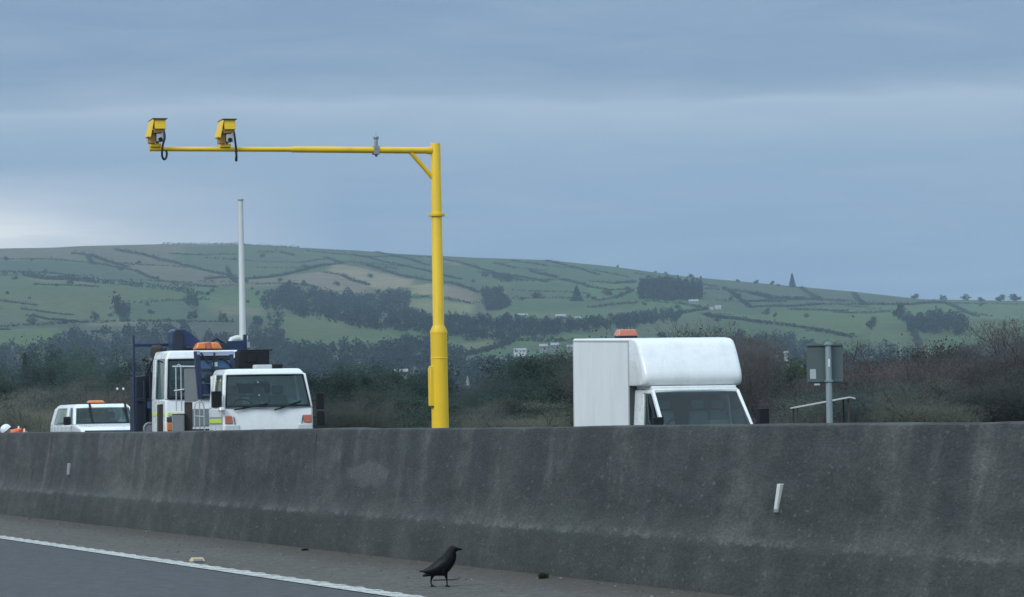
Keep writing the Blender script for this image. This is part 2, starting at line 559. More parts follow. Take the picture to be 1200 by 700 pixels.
GREEN = (0.072, 0.098, 0.042)
FIELDS = []
_fr = random.Random(5)
for _k in range(95):
    _u, _v = _fr.uniform(-40, 1240), _fr.uniform(300, 400)
    _a, _h, _sl = _fr.uniform(18, 48), _fr.uniform(4, 9), _fr.uniform(-0.02, 0.12)
    _c = _fr.choice([(0.090, 0.120, 0.048), (0.070, 0.105, 0.042), (0.060, 0.085, 0.042), (0.105, 0.125, 0.055), (0.125, 0.120, 0.065), (0.080, 0.092, 0.050), (0.155, 0.140, 0.080)])
    FIELDS.append(([(_u - _a, _v - _h - _a * _sl), (_u + _a * 0.8, _v - _h + _a * _sl), (_u + _a, _v + _h + _a * _sl), (_u - _a * 0.85, _v + _h - _a * _sl)], _c))
SMALL = [f[0] for f in FIELDS]
FIELDS += [
    ([(-80, 300), (0, 291), (85, 288), (200, 285), (280, 285), (285, 296), (200, 297), (120, 301), (0, 306), (-80, 312)], (0.150, 0.122, 0.085)),
    ([(100, 292), (190, 290), (215, 313), (250, 320), (280, 325), (285, 331), (230, 331), (180, 328), (140, 315)], (0.140, 0.118, 0.078)),
    ([(-80, 306), (0, 305), (110, 309), (180, 328), (165, 333), (85, 323), (0, 318), (-80, 318)], (0.058, 0.084, 0.050)),
    ([(-80, 318), (0, 316), (80, 322), (130, 331), (60, 326), (0, 321), (-80, 322)], (0.085, 0.115, 0.050)),
    ([(-80, 328), (0, 327), (85, 332), (200, 343), (235, 350), (150, 354), (148, 376), (-80, 380)], (0.092, 0.118, 0.046)),
    ([(150, 357), (235, 355), (255, 376), (150, 376)], (0.060, 0.096, 0.046)),
    ([(-80, 385), (0, 386), (72, 384), (72, 400), (0, 407), (-80, 407)], (0.092, 0.142, 0.044)),
    ([(75, 383), (250, 381), (330, 385), (330, 410), (75, 410)], (0.072, 0.078, 0.056)),
    ([(215, 290), (280, 288), (350, 291), (400, 297), (400, 309), (360, 313), (320, 322), (280, 325), (230, 313)], (0.078, 0.105, 0.050)),
    ([(250, 330), (330, 325), (345, 333), (300, 337), (250, 336)], (0.165, 0.150, 0.090)),
    ([(385, 313), (402, 310), (440, 318), (482, 328), (480, 335), (450, 340), (430, 335), (415, 330), (398, 322), (380, 319)], (0.270, 0.215, 0.135)),
    ([(336, 322), (380, 319), (430, 335), (432, 344), (400, 341), (370, 338), (336, 333)], (0.205, 0.160, 0.115)),
    ([(480, 336), (503, 332), (520, 334), (520, 349), (490, 347)], (0.260, 0.230, 0.110)),
    ([(520, 334), (562, 345), (556, 357), (520, 350)], (0.215, 0.165, 0.125)),
    ([(468, 353), (500, 350), (558, 358), (555, 368), (530, 370), (500, 369), (480, 362)], (0.190, 0.195, 0.090)),
    ([(330, 373), (370, 370), (440, 384), (505, 388), (500, 396), (420, 402), (330, 400)], (0.094, 0.124, 0.048)),
    ([(540, 403), (586, 397), (583, 412), (545, 416)], (0.150, 0.160, 0.070)),
    ([(600, 398), (680, 391), (690, 398), (610, 407)], (0.084, 0.142, 0.044)),
    ([(560, 302), (640, 306), (720, 314), (820, 327), (820, 333), (745, 332), (660, 328), (600, 328), (560, 316)], (0.062, 0.104, 0.046)),
    ([(590, 331), (660, 330), (690, 338), (690, 350), (600, 350)], (0.070, 0.104, 0.050)),
    ([(600, 353), (720, 353), (742, 343), (745, 362), (600, 366)], (0.066, 0.110, 0.048)),
    ([(565, 361), (596, 363), (590, 368), (566, 367)], (0.150, 0.160, 0.090)),
    ([(400, 295), (480, 298), (505, 304), (560, 318), (570, 342), (530, 331), (480, 325), (420, 309)], (0.062, 0.098, 0.048)),
    ([(825, 330), (900, 334), (1000, 343), (1080, 352), (1010, 356), (900, 358), (860, 348), (825, 340)], (0.072, 0.088, 0.050)),
    ([(900, 362), (1010, 360), (1110, 358), (1260, 358), (1260, 372), (1060, 374), (1000, 393), (930, 381), (880, 373)], (0.090, 0.136, 0.044)),
    ([(830, 366), (900, 379), (990, 398), (990, 420), (830, 420)], (0.072, 0.112, 0.050)),
    ([(720, 383), (800, 370), (830, 366), (830, 400), (720, 400)], (0.085, 0.115, 0.058)),
    ([(840, 346), (900, 350), (960, 356), (880, 370), (830, 362)], (0.064, 0.098, 0.048)),
]


def make_terrain():
    xs = np.concatenate([np.linspace(-3600, -640, 34)[:-1], np.arange(-640, 641, 5.0), np.linspace(640, 3600, 34)[1:]])
    ys = np.concatenate([np.linspace(-300, 880, 30)[:-1], np.arange(880, 3081, 7.0), np.linspace(3080, 4600, 30)[1:]])
    X, Y = np.meshgrid(xs, ys)
    Z = terr(X, Y)
    P = np.stack([X, Y, Z], -1).reshape(-1, 3)
    nx, ny = len(xs), len(ys)
    idx = np.arange(nx * ny).reshape(ny, nx)
    F = np.stack([idx[:-1, :-1], idx[:-1, 1:], idx[1:, 1:], idx[1:, :-1]], -1).reshape(-1, 4)
    me = bpy.data.meshes.new('terrain')
    me.from_pydata(P.tolist(), [], F.tolist())
    col = np.ones((len(P), 4), np.float32)
    # chequer of unknown fields everywhere, then the fields that can be made out
    cells = rng.uniform([-3600, 900], [3600, 4600], (420, 2))
    tint = rng.uniform(0.72, 1.35, (420, 1)) * np.array(GREEN) + rng.normal(0, 0.010, (420, 3))
    far = P[:, 1] > 600
    Pf = P[far]
    best = np.full(len(Pf), 1e18)
    ci = np.zeros(len(Pf), int)
    for i, c in enumerate(cells):
        d = np.abs(Pf[:, 0] - c[0]) * 1.0 + np.abs(Pf[:, 1] - c[1]) * 0.6
        m = d < best
        best[m] = d[m]
        ci[m] = i
    col[:, :3] = GREEN
    cf = tint[ci]
    u, v = proj(Pf)
    fr = (Pf[:, 1] > 905) & (Pf[:, 1] < 3010)
    uj = u + np.sin(v * 1.3) * 0.8
    vj = v + np.sin(u * 0.21) * 0.5
    for poly, c in FIELDS:
        m = inpoly(uj, vj, poly) & fr
        cf[m] = c
    col[far, :3] = np.clip(cf, 0.01, 1)
    at_ = me.color_attributes.new('field_colour', 'FLOAT_COLOR', 'POINT')
    at_.data.foreach_set('color', col.ravel())
    m, nt, b = new_mat('pasture')
    a = N(nt, 'ShaderNodeAttribute', attribute_name='field_colour')
    geo = N(nt, 'ShaderNodeNewGeometry')
    pos = geo.outputs['Position']
    n1 = noise_(nt, pos, 0.02, 6, 0.65)
    n2 = noise_(nt, pos, 0.15, 5, 0.7)
    n3 = noise_(nt, pos, 0.012, 4, 0.6, 0.5, (1, 1, 1), (300, 80, 0))
    c = mixc(nt, n1, a.outputs['Color'], (0.05, 0.058, 0.034), 'MIX')
    c = mixc(nt, math_(nt, 'MULTIPLY', math_(nt, 'SUBTRACT', n1, 0.35, True), 1.2), a.outputs['Color'], (0.052, 0.060, 0.036))
    rough_ = ramp(nt, n3, [(0.5, (0, 0, 0)), (0.7, (1, 1, 1))])
    c = mixc(nt, math_(nt, 'MULTIPLY', rough_, 0.35), c, (0.095, 0.082, 0.055))
    k = ramp(nt, n2, [(0.25, (0.42, 0.46, 0.46)), (0.75, (1.20, 1.17, 1.10))])
    c = mixc(nt, 1.0, c, k, 'MULTIPLY')
    nt.links.new(c, b.inputs['Base Color'])
    b.inputs['Roughness'].default_value = 1.0
    b.inputs['Specular IOR Level'].default_value = 0.1
    me.materials.append(m)
    me.shade_smooth()
    o = bpy.data.objects.new('terrain', me)
    C.objects.link(o)
    struct(o)


make_terrain()


# ------------------------------------------------------------------ road, strip, barrier (built in the road's own frame: x across, y along)
def asphalt(name, a, b_, dirt, dscale=0.4, fine=90, gravel=0.0):
    m, nt, b = new_mat(name)
    tc = N(nt, 'ShaderNodeTexCoord')
    o = tc.outputs['Object']
    n1 = noise_(nt, o, fine, 3, 0.7)
    n2 = noise_(nt, o, dscale, 6, 0.62, 0.2, (1, 0.35, 1))
    n3 = noise_(nt, o, 6, 5, 0.7)
    c = mixc(nt, n1, a, b_)
    c = mixc(nt, ramp(nt, n2, [(0.35, (0, 0, 0)), (0.7, (1, 1, 1))]), c, dirt)
    k = ramp(nt, n3, [(0.3, (0.66, 0.66, 0.67)), (0.7, (1.32, 1.32, 1.30))])
    n4 = noise_(nt, o, 22, 4, 0.75)
    c = mixc(nt, 1.0, c, ramp(nt, n4, [(0.32, (0.7, 0.7, 0.7)), (0.68, (1.3, 1.3, 1.3))]), 'MULTIPLY')
    c = mixc(nt, 1.0, c, k, 'MULTIPLY')
    if gravel:
        vo = N(nt, 'ShaderNodeTexVoronoi')
        vo.inputs['Scale'].default_value = 30
        nt.links.new(o, vo.inputs['Vector'])
        sp = ramp(nt, vo.outputs['Color'], [(0.80, (0, 0, 0)), (0.9, (1, 1, 1))])
        c = mixc(nt, math_(nt, 'MULTIPLY', sp, gravel), c, (0.22, 0.20, 0.18))
    if gravel:
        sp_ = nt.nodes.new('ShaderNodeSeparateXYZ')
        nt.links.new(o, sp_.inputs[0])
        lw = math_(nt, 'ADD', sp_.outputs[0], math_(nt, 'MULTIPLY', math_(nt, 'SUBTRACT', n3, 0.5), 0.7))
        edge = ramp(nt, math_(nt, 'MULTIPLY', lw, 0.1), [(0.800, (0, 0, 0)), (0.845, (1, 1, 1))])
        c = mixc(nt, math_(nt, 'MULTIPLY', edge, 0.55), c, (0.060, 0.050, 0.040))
    nt.links.new(c, b.inputs['Base Color'])
    b.inputs['Roughness'].default_value = 0.85
    b.inputs['Specular IOR Level'].default_value = 0.35
    bp = N(nt, 'ShaderNodeBump')
    bp.inputs['Strength'].default_value = 0.5
    bp.inputs['Distance'].default_value = 0.006
    nt.links.new(n1, bp.inputs['Height'])
    nt.links.new(bp.outputs[0], b.inputs['Normal'])
    MAT[name] = m


asphalt('asphalt', (0.040, 0.042, 0.046), (0.090, 0.093, 0.098), (0.058, 0.061, 0.066))
asphalt('asphalt_far', (0.045, 0.046, 0.048), (0.085, 0.086, 0.088), (0.06, 0.06, 0.06))
asphalt('gravelly_strip', (0.058, 0.054, 0.049), (0.128, 0.119, 0.107), (0.080, 0.071, 0.060), 0.9, 60, 0.6)
asphalt('verge_grass', (0.040, 0.055, 0.022), (0.075, 0.085, 0.040), (0.06, 0.06, 0.03), 0.6, 40)


def road_sheet(name, mat, prof, s0=-60, s1=620, kind='structure'):
    """strip sheet in the road frame; prof is a list of (lateral, height)"""
    ss = np.concatenate([np.arange(s0, 130, 3.0), np.arange(130, s1 + 1, 35.0)])
    mb = MB()
    vs = [(l, s, z) for s in ss for l, z in prof]
    n = len(prof)
    fs = [(i * n + k, i * n + k + 1, (i + 1) * n + k + 1, (i + 1) * n + k) for i in range(len(ss) - 1) for k in range(n - 1)]
    mb.add(vs, fs)
    o = mb.build(name, mat, fix=False)
    o.rotation_euler = (0, 0, PHI)
    o['kind'] = kind
    return o


road_sheet('road', 'asphalt', [(-7.5, 0.0), (7.0, 0.0)])
road_sheet('central_reserve', 'gravelly_strip', [(7.0, 0.002), (7.6, 0.003), (8.25, 0.006), (8.6, 0.022), (9.05, 0.03)])
road_sheet('opposite_carriageway', 'asphalt_far', [(9.0, -0.02), (20.2, -0.02)])
road_sheet('verge', 'verge_grass', [(20.2, -0.03), (22.5, -0.30), (34, -0.32), (44, -0.75)])
road_sheet('near_verge', 'verge_grass', [(-16, -0.7), (-9, 0.1), (-7.5, -0.01)])
road_sheet('layby', 'asphalt_far', [(22.8, -0.296), (30.5, -0.300)], 20, 140)


def paint_mat():
    m, nt, b = new_mat('road_paint')
    tc = N(nt, 'ShaderNodeTexCoord')
    o = tc.outputs['Object']
    n = noise_(nt, o, 30, 5, 0.7)
    n2 = noise_(nt, o, 1.2, 5, 0.6)
    c = mixc(nt, ramp(nt, n, [(0.38, (0, 0, 0)), (0.62, (1, 1, 1))]), (0.30, 0.31, 0.30), (0.60, 0.61, 0.58))
    c = mixc(nt, ramp(nt, n2, [(0.5, (0, 0, 0)), (0.85, (0.7, 0.7, 0.7))]), c, (0.24, 0.24, 0.23))
    nt.links.new(c, b.inputs['Base Color'])
    b.inputs['Roughness'].default_value = 0.7
    MAT['road_paint'] = m


paint_mat()


def make_lines():
    # ribbed edge line beside the central reserve
    mb = MB()
    s = -20.0
    while s < 320:
        seg = 0.50 if s < 90 else 6.0
        mb.add([(6.83, s, 0.006), (7.01, s, 0.006), (7.01, s + seg, 0.006), (6.83, s + seg, 0.006)], [(0, 1, 2, 3)])
        if s < 90:
            j = random.uniform(-0.006, 0.006)
            mb.box(6.845 + j, 7.015 + j, s + 0.1, s + 0.24, 0.003, 0.011)
        s += seg
    o = mb.build('road_edge_line', 'road_paint')
    o.rotation_euler = (0, 0, PHI)
    struct(o)
    mb = MB()
    for k in range(-3, 24):
        mb.add([(3.2, k * 12, 0.005), (3.35, k * 12, 0.005), (3.35, k * 12 + 4, 0.005), (3.2, k * 12 + 4, 0.005)], [(0, 1, 2, 3)])
    mb.add([(-4.2, -30, 0.005), (-4.05, -30, 0.005), (-4.05, 300, 0.005), (-4.2, 300, 0.005)], [(0, 1, 2, 3)])
    o = mb.build('road_lane_line', 'road_paint', fix=False)
    o.rotation_euler = (0, 0, PHI)
    struct(o)
    mb = MB()
    for a in (9.9, 17.4):
        mb.add([(a, -30, -0.014), (a + 0.15, -30, -0.014), (a + 0.15, 300, -0.014), (a, 300, -0.014)], [(0, 1, 2, 3)])
    for k in range(-3, 24):
        mb.add([(13.6, k * 12, -0.014), (13.75, k * 12, -0.014), (13.75, k * 12 + 4, -0.014), (13.6, k * 12 + 4, -0.014)], [(0, 1, 2, 3)])
    o = mb.build('road_far_lines', 'road_paint', fix=False)
    o.rotation_euler = (0, 0, PHI)
    struct(o)


make_lines()


def wall_point(u, v, lat):
    """(s, z) on the barrier's face at a lateral distance"""
    d = ray(u, v)
    k = lat / (d[0] * math.cos(PHI) + d[1] * math.sin(PHI))
    x, y = d[0] * k, d[1] * k
    return lat_s(x, y)[1], CAM_Z + d[2] * k


def concrete_mat():
    m, nt, b = new_mat('old_concrete')
    tc = N(nt, 'ShaderNodeTexCoord')
    o = tc.outputs['Object']
    sep = nt.nodes.new('ShaderNodeSeparateXYZ')
    nt.links.new(o, sep.inputs[0])
    s, z = sep.outputs[1], sep.outputs[2]
    big = noise_(nt, o, 0.5, 5, 0.6, 0.3, (1, 0.5, 1.4))
    mid = noise_(nt, o, 3.0, 6, 0.62, 0.2, (1, 0.32, 0.8))
    streak = noise_(nt, o, 1.0, 4, 0.55, 0.25, (1, 1.5, 0.75))
    streak2 = noise_(nt, o, 1.0, 4, 0.6, 0.1, (1, 2.6, 1.0), (0, 3, 0))
    fine = noise_(nt, o, 55, 3, 0.7, 0.0, (1, 0.4, 1))
    grime = noise_(nt, o, 9.0, 7, 0.72, 0.3, (1, 0.30, 0.9))
    c = ramp(nt, big, [(0.30, (0.048, 0.051, 0.052)), (0.50, (0.071, 0.075, 0.074)), (0.70, (0.104, 0.107, 0.103))])
    st = ramp(nt, streak, [(0.42, (0, 0, 0)), (0.60, (1, 1, 1))])
    c = mixc(nt, math_(nt, 'MULTIPLY', st, 0.62), c, (0.040, 0.044, 0.046))
    st2 = ramp(nt, streak2, [(0.54, (0, 0, 0)), (0.72, (1, 1, 1))])
    c = mixc(nt, math_(nt, 'MULTIPLY', st2, 0.40), c, (0.150, 0.152, 0.147))
    blot = ramp(nt, mid, [(0.46, (0, 0, 0)), (0.62, (1, 1, 1))])
    c = mixc(nt, math_(nt, 'MULTIPLY', blot, 0.42), c, (0.042, 0.046, 0.045))
    pit = ramp(nt, grime, [(0.34, (0.74, 0.75, 0.76)), (0.50, (1, 1, 1)), (0.66, (1.25, 1.24, 1.22))])
    c = mixc(nt, 1.0, c, pit, 'MULTIPLY')
    # every cast length has weathered to a tone of its own
    pn = nt.nodes.new('ShaderNodeTexWhiteNoise')
    pn.noise_dimensions = '1D'
    nt.links.new(math_(nt, 'FLOOR', math_(nt, 'MULTIPLY', math_(nt, 'ADD', s, 20.0), 1 / 4.5)), pn.inputs['W'])
    c = mixc(nt, 1.0, c, ramp(nt, pn.outputs['Value'], [(0.0, (0.80, 0.82, 0.84)), (1.0, (1.12, 1.10, 1.08))]), 'MULTIPLY')
    # dusty pale band on the step with caught sky light painted in, splash dirt below it
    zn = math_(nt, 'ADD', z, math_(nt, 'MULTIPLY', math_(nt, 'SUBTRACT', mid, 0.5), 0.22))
    dusty_light = ramp(nt, zn, [(0.33, (0, 0, 0)), (0.37, (1, 1, 1)), (0.42, (0.8, 0.8, 0.8)), (0.62, (0, 0, 0))])
    c = mixc(nt, math_(nt, 'MULTIPLY', dusty_light, 0.16), c, (0.150, 0.150, 0.140))
    # the worn lip of the step: pale chipped bits and dirt in a ragged line
    lip = noise_(nt, o, 7.0, 5, 0.7, 0.3, (1, 0.45, 0.6), (7, 3, 1))
    zl = math_(nt, 'ADD', z, math_(nt, 'MULTIPLY', math_(nt, 'SUBTRACT', lip, 0.5), 0.16))
    lipm = ramp(nt, zl, [(0.355, (0, 0, 0)), (0.372, (1, 1, 1)), (0.392, (1, 1, 1)), (0.43, (0, 0, 0))])
    chip = ramp(nt, lip, [(0.50, (0, 0, 0)), (0.60, (1, 1, 1))])
    c = mixc(nt, math_(nt, 'MULTIPLY', math_(nt, 'MULTIPLY', lipm, chip), 0.38), c, (0.17, 0.172, 0.16))
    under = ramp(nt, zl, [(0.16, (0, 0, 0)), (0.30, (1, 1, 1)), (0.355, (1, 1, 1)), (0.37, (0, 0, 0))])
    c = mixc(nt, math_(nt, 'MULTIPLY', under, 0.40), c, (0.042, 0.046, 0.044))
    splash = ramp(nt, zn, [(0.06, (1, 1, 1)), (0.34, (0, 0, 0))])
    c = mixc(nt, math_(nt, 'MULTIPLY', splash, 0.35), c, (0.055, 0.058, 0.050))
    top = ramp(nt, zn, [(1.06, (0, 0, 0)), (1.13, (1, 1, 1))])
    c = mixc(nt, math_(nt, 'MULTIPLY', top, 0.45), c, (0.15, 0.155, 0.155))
    drip = noise_(nt, o, 1.0, 3, 0.5, 0.15, (1, 2.3, 0.32), (4, 1, 2))
    hi = ramp(nt, zn, [(0.45, (0, 0, 0)), (0.95, (1, 1, 1))])
    dr = ramp(nt, drip, [(0.50, (0, 0, 0)), (0.60, (1, 1, 1))])
    c = mixc(nt, math_(nt, 'MULTIPLY', math_(nt, 'MULTIPLY', dr, hi), 0.75), c, (0.040, 0.044, 0.047))
    spk = ramp(nt, noise_(nt, o, 26, 3, 0.6, 0.0, (1, 0.4, 1), (2, 2, 2)), [(0.62, (0, 0, 0)), (0.72, (1, 1, 1))])
    c = mixc(nt, math_(nt, 'MULTIPLY', spk, 0.35), c, (0.20, 0.20, 0.19))
    # algae
    al = ramp(nt, noise_(nt, o, 0.8, 6, 0.7, 0.5, (1, 1, 1), (9, 2, 5)), [(0.5, (0, 0, 0)), (0.75, (1, 1, 1))])
    c = mixc(nt, math_(nt, 'MULTIPLY', al, 0.35), c, (0.062, 0.085, 0.072))
    # two old repair patches with ragged edges
    for (u, v, rs, rz, colr, w) in ((436, 557, 0.30, 0.13, (0.17, 0.175, 0.175), 0.30),):
        s0, z0 = wall_point(u, v, 8.86)
        ds = math_(nt, 'MULTIPLY', math_(nt, 'SUBTRACT', s, s0), 1 / (rs * 2.6))
        dz = math_(nt, 'MULTIPLY', math_(nt, 'SUBTRACT', z, z0), 1 / rz)
        d = math_(nt, 'ADD', math_(nt, 'MULTIPLY', ds, ds), math_(nt, 'MULTIPLY', dz, dz))
        d = math_(nt, 'ADD', d, math_(nt, 'MULTIPLY', math_(nt, 'SUBTRACT', grime, 0.5), 4.5))
        f = ramp(nt, d, [(0.45, (1, 1, 1)), (1.0, (0, 0, 0))])
        c = mixc(nt, math_(nt, 'MULTIPLY', f, w), c, colr)
    k = ramp(nt, fine, [(0.25, (0.68, 0.68, 0.68)), (0.75, (1.32, 1.32, 1.32))])
    c = mixc(nt, 1.0, c, k, 'MULTIPLY')
    nt.links.new(c, b.inputs['Base Color'])
    b.inputs['Roughness'].default_value = 0.9
    b.inputs['Specular IOR Level'].default_value = 0.25
    bp = N(nt, 'ShaderNodeBump')
    bp.inputs['Strength'].default_value = 0.6
    bp.inputs['Distance'].default_value = 0.02
    nt.links.new(mixc(nt, 0.5, mid, fine), bp.inputs['Height'])
    nt.links.new(bp.outputs[0], b.inputs['Normal'])
    MAT['old_concrete'] = m


concrete_mat()


def make_barrier():
    half = [(8.65, -0.05), (8.662, 0.10), (8.702, 0.27), (8.717, 0.335), (8.732, 0.370), (8.747, 0.400), (8.766, 0.45), (8.785, 0.53), (8.868, 1.10), (8.88, 1.13), (8.905, 1.14)]
    prof = half + [(9.06 + (9.06 - x) * 0.999 - 0.02, z) for x, z in reversed(half)]
    ss = np.concatenate([np.arange(-30, 75, 0.4), np.arange(75, 140, 2.0), np.arange(140, 500, 15.0)])
    vs, fs = [], []
    n = len(prof)
    for s in ss:
        for i, (x, z) in enumerate(prof):
            q = noise.noise(Vector((s * 1.7, z * 4, i * 0.3)))
            q2 = noise.noise(Vector((s * 0.13, 5, z)))
            vs.append((x + 0.009 * q + 0.008 * q2, s, z + (0.010 * q if z > 0.05 else 0) + (0.010 * q2 if z > 1 else 0)))
    for i in range(len(ss) - 1):
        for k in range(n - 1):
            fs.append((i * n + k, (i + 1) * n + k, (i + 1) * n + k + 1, i * n + k + 1))
    mb = MB()
    mb.add(vs, fs)
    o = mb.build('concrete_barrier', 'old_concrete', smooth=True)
    o.data.set_sharp_from_angle(angle=R(17))
    o.rotation_euler = (0, 0, PHI)
    tag(o, 'long stained grey concrete step barrier along the middle of the road', 'barrier')
    # drain slots / expansion joints cut as thin dark strips set into the face
    s = -20.0
    while s < 160:
        mbj = MB()
        mbj.hexa([(8.783, s, 0.43), (8.83, s, 0.43), (8.83, s + 0.012, 0.43), (8.783, s + 0.012, 0.43),
                  (8.863, s, 1.09), (8.89, s, 1.09), (8.89, s + 0.012, 1.09), (8.863, s + 0.012, 1.09)])
        mbj.build('joint', 'rail_dark', o)
        s += 9.0


make_barrier()


def barrier_reflector(u, v, w, h, tilt, mat, label):
    lat = 8.60 + 0.0
    s, z = wall_point(u, v, 8.845)
    lat = 8.785 + (z - 0.53) * 0.083 / 0.57
    e = empty('barrier_reflector', (NV * (lat - 0.022) + DV * s + Vector((0, 0, z))), PHI, label, 'reflector', 'reflectors on the barrier')
    mb = MB()
    t = tilt
    mb.hexa([(-0.006 - 0.0, -w / 2 - t, -h / 2), (0.03, -w / 2 - t, -h / 2), (0.03, w / 2 - t, -h / 2), (-0.006, w / 2 - t, -h / 2),
             (0.006, -w / 2 + t, h / 2), (0.04, -w / 2 + t, h / 2), (0.04, w / 2 + t, h / 2), (0.006, w / 2 + t, h / 2)])
    mb.build('reflector_face', mat, e, bevel=0.004)
    mb = MB()
    mb.box(-0.004, 0.035, -w / 2 - 0.008 - t, w / 2 + 0.008 - t, -h / 2 - 0.02, -h / 2 + 0.005)
    mb.build('bracket', 'galvanised', e, bevel=0.003)


barrier_reflector(920.5, 582, 0.05, 0.165, -0.018, 'reflector_white', 'slim white reflector strip stuck upright on the concrete barrier under the luton van')
barrier_reflector(85, 549, 0.12, 0.13, 0.0, 'reflector_grey', 'small greyish reflector plate on the concrete barrier below the white four-by-four')

# ------------------------------------------------------------------ yellow gantry camera pole
YP = 70.0


def make_gantry():
    base = at(516, 502, YP)
    top = at(510.5, 168, YP)
    ground = -0.03
    e = empty('traffic_camera_pole', (base.x, YP, ground), PHI,
              'tall yellow pole whose arm holds two yellow traffic cameras over the road', 'camera pole')
    zt = top.z - ground
    z_ = lambda v: at(514, v, YP).z - ground
    mb = MB()
    mb._lathe([(0.20, 0.0), (0.20, 0.03), (0.172, 0.05), (0.163, z_(392)), (0.163, z_(391))], 12, 0, (0, 0, 0))
    mb.build('lower_shaft', 'camera_yellow', e, smooth=True)
    mb = MB()
    mb._lathe([(0.166, z_(391)), (0.166, z_(388.5)), (0.115, z_(382)), (0.108, z_(382) + 0.02), (0.094, zt - 0.02), (0.088, zt)], 20, 0, (0, 0, 0))
    mb.build('upper_shaft', 'camera_yellow', e, smooth=True)
    mb = MB()
    zc = z_(252)
    mb._lathe([(0.10, zc - 0.03), (0.135, zc - 0.028), (0.135, zc + 0.028), (0.10, zc + 0.03)], 20, 0, (0, 0, 0))
    for a in (0.15, math.pi + 0.1):
        mb.box(-0.16 if math.cos(a) < 0 else 0.12, -0.12 if math.cos(a) < 0 else 0.16, -0.03, 0.03, zc - 0.03, zc + 0.03)
    mb.build('collar', 'camera_yellow', e, bevel=0.006)
    mb = MB()
    mb.box(-0.205, -0.06, -0.085, 0.085, z_(476), z_(431))
    mb.box(-0.195, -0.06, -0.075, 0.075, z_(431), z_(429))
    d = mb.build('access_door', 'camera_yellow', e, bevel=0.015)
    mb = MB()
    mb.box(-0.20, -0.11, -0.088, 0.0, z_(477.5), z_(476) - 0.002)
    mb.build('hinge', 'rail_dark', d)
    mb = MB()
    mb.box(-0.30, 0.30, -0.30, 0.30, 0.001, 0.028)
    mb.build('base_plate', 'galvanised', e, bevel=0.004)
    for sx in (-1, 1):
        for sy in (-1, 1):
            mb = MB()
            mb.tube([(sx * 0.25, sy * 0.25, 0.02), (sx * 0.25, sy * 0.25, 0.09)], 0.02, 6)
            mb.build('bolt', 'galvanised', e)
    mb = MB()
    mb._lathe([(0.1665, z_(420) - 0.01), (0.172, z_(420)), (0.1665, z_(420) + 0.01)], 20, 0, (0, 0, 0))
    mb.build('weld_band', 'camera_yellow', e, smooth=True)
    # arm reaches across the road, towards us and to the left
    za = z_(176.5)
    # length so that the tip is where it should be
    L = 5.4
    for _ in range(30):
        p = np.array([base.x, YP, 0]) + np.array(NV) * (-L) + np.array([0, 0, za + ground])
        L += (proj(p)[0] - 176) / 60.0
    uof = lambda l: proj(np.array([base.x, YP, za + ground]) - np.array(NV) * l)[0]
    ls = np.linspace(0, L, 400)
    us = np.array([uof(l) for l in ls])
    l_of = lambda u: float(np.interp(-u, -us, ls))
    lm = l_of(342)
    mb = MB()
    mb.tube([(-0.05, 0, za), (-lm, 0, za + 0.005)], [0.064, 0.058], 14)
    mb.tube([(-0.085, 0, za), (-0.16, 0, za)], [0.075, 0.075], 14)
    mb.build('arm', 'camera_yellow', e, smooth=True)
    mb = MB()
    mb.tube([(-lm + 0.1, 0, za + 0.005), (-L, 0, za + 0.0)], [0.046, 0.043], 12)
    mb.tube([(-L + 0.02, 0, za), (-L - 0.012, 0, za)], [0.047, 0.047], 12)
    mb.build('arm_tip', 'camera_yellow', e, smooth=True)
    mb = MB()
    lb = l_of(481)
    mb.tube([(-lb, 0, za - 0.03), (-0.07, 0, z_(208))], [0.045, 0.045], 10)
    mb.build('brace', 'camera_yellow', e, smooth=True)
    # small grey sensor clamped on the arm
    lx = -l_of(440.5)
    mb = MB()
    mb.box(lx - 0.055, lx + 0.055, -0.075, 0.075, za - 0.085, za + 0.08)
    mb.tube([(lx, -0.02, za + 0.07), (lx, -0.02, za + 0.22)], 0.035, 10)
    mb.tube([(lx, -0.02, za + 0.215), (lx, -0.02, za + 0.26)], 0.055, 10)
    mb.tube([(lx, -0.02, za - 0.08), (lx, -0.02, za - 0.13)], [0.04, 0.015], 10)
    sns = mb.build('sensor', 'galvanised', e, bevel=0.006)
    mb = MB()
    mb.tube([(lx, -0.02, za + 0.26), (lx + 0.003, -0.02, za + 0.34)], 0.004, 6)
    mb.build('aerial', 'galvanised', sns)
    # the two cameras
    for i, (uu, loop) in enumerate(((184.5, True), (266.0, False))):
        cx = -l_of(uu)
        ce = bpy.data.objects.new('camera_unit', None)
        C.objects.link(ce)
        ce.parent = e
        ce.location = (cx, -0.01, za)
        mb = MB()
        # sunshield: front plate, slanted left cheek, thin roof
        mb.hexa([(-0.088, -0.20, 0.36), (0.125, -0.20, 0.36), (0.125, 0.12, 0.38), (-0.088, 0.12, 0.38),
                 (-0.088, -0.17, 0.545), (0.125, -0.17, 0.545), (0.125, 0.22, 0.52), (-0.088, 0.22, 0.52)])
        mb.hexa([(-0.215, -0.18, 0.215), (-0.165, -0.20, 0.20), (-0.165, 0.12, 0.20), (-0.215, 0.12, 0.215),
                 (-0.115, -0.17, 0.552), (-0.09, -0.19, 0.552), (-0.09, 0.2, 0.53), (-0.115, 0.2, 0.53)])
        h = mb.build('hood', 'camera_yellow', ce, bevel=0.008)
        mb = MB()
        mb.hexa([(-0.125, -0.21, 0.548), (0.155, -0.21, 0.548), (0.15, 0.24, 0.525), (-0.12, 0.24, 0.525),
                 (-0.125, -0.21, 0.562), (0.155, -0.21, 0.562), (0.15, 0.24, 0.54), (-0.12, 0.24, 0.54)])
        mb.build('hood_rim', 'rail_dark', h)
        mb = MB()
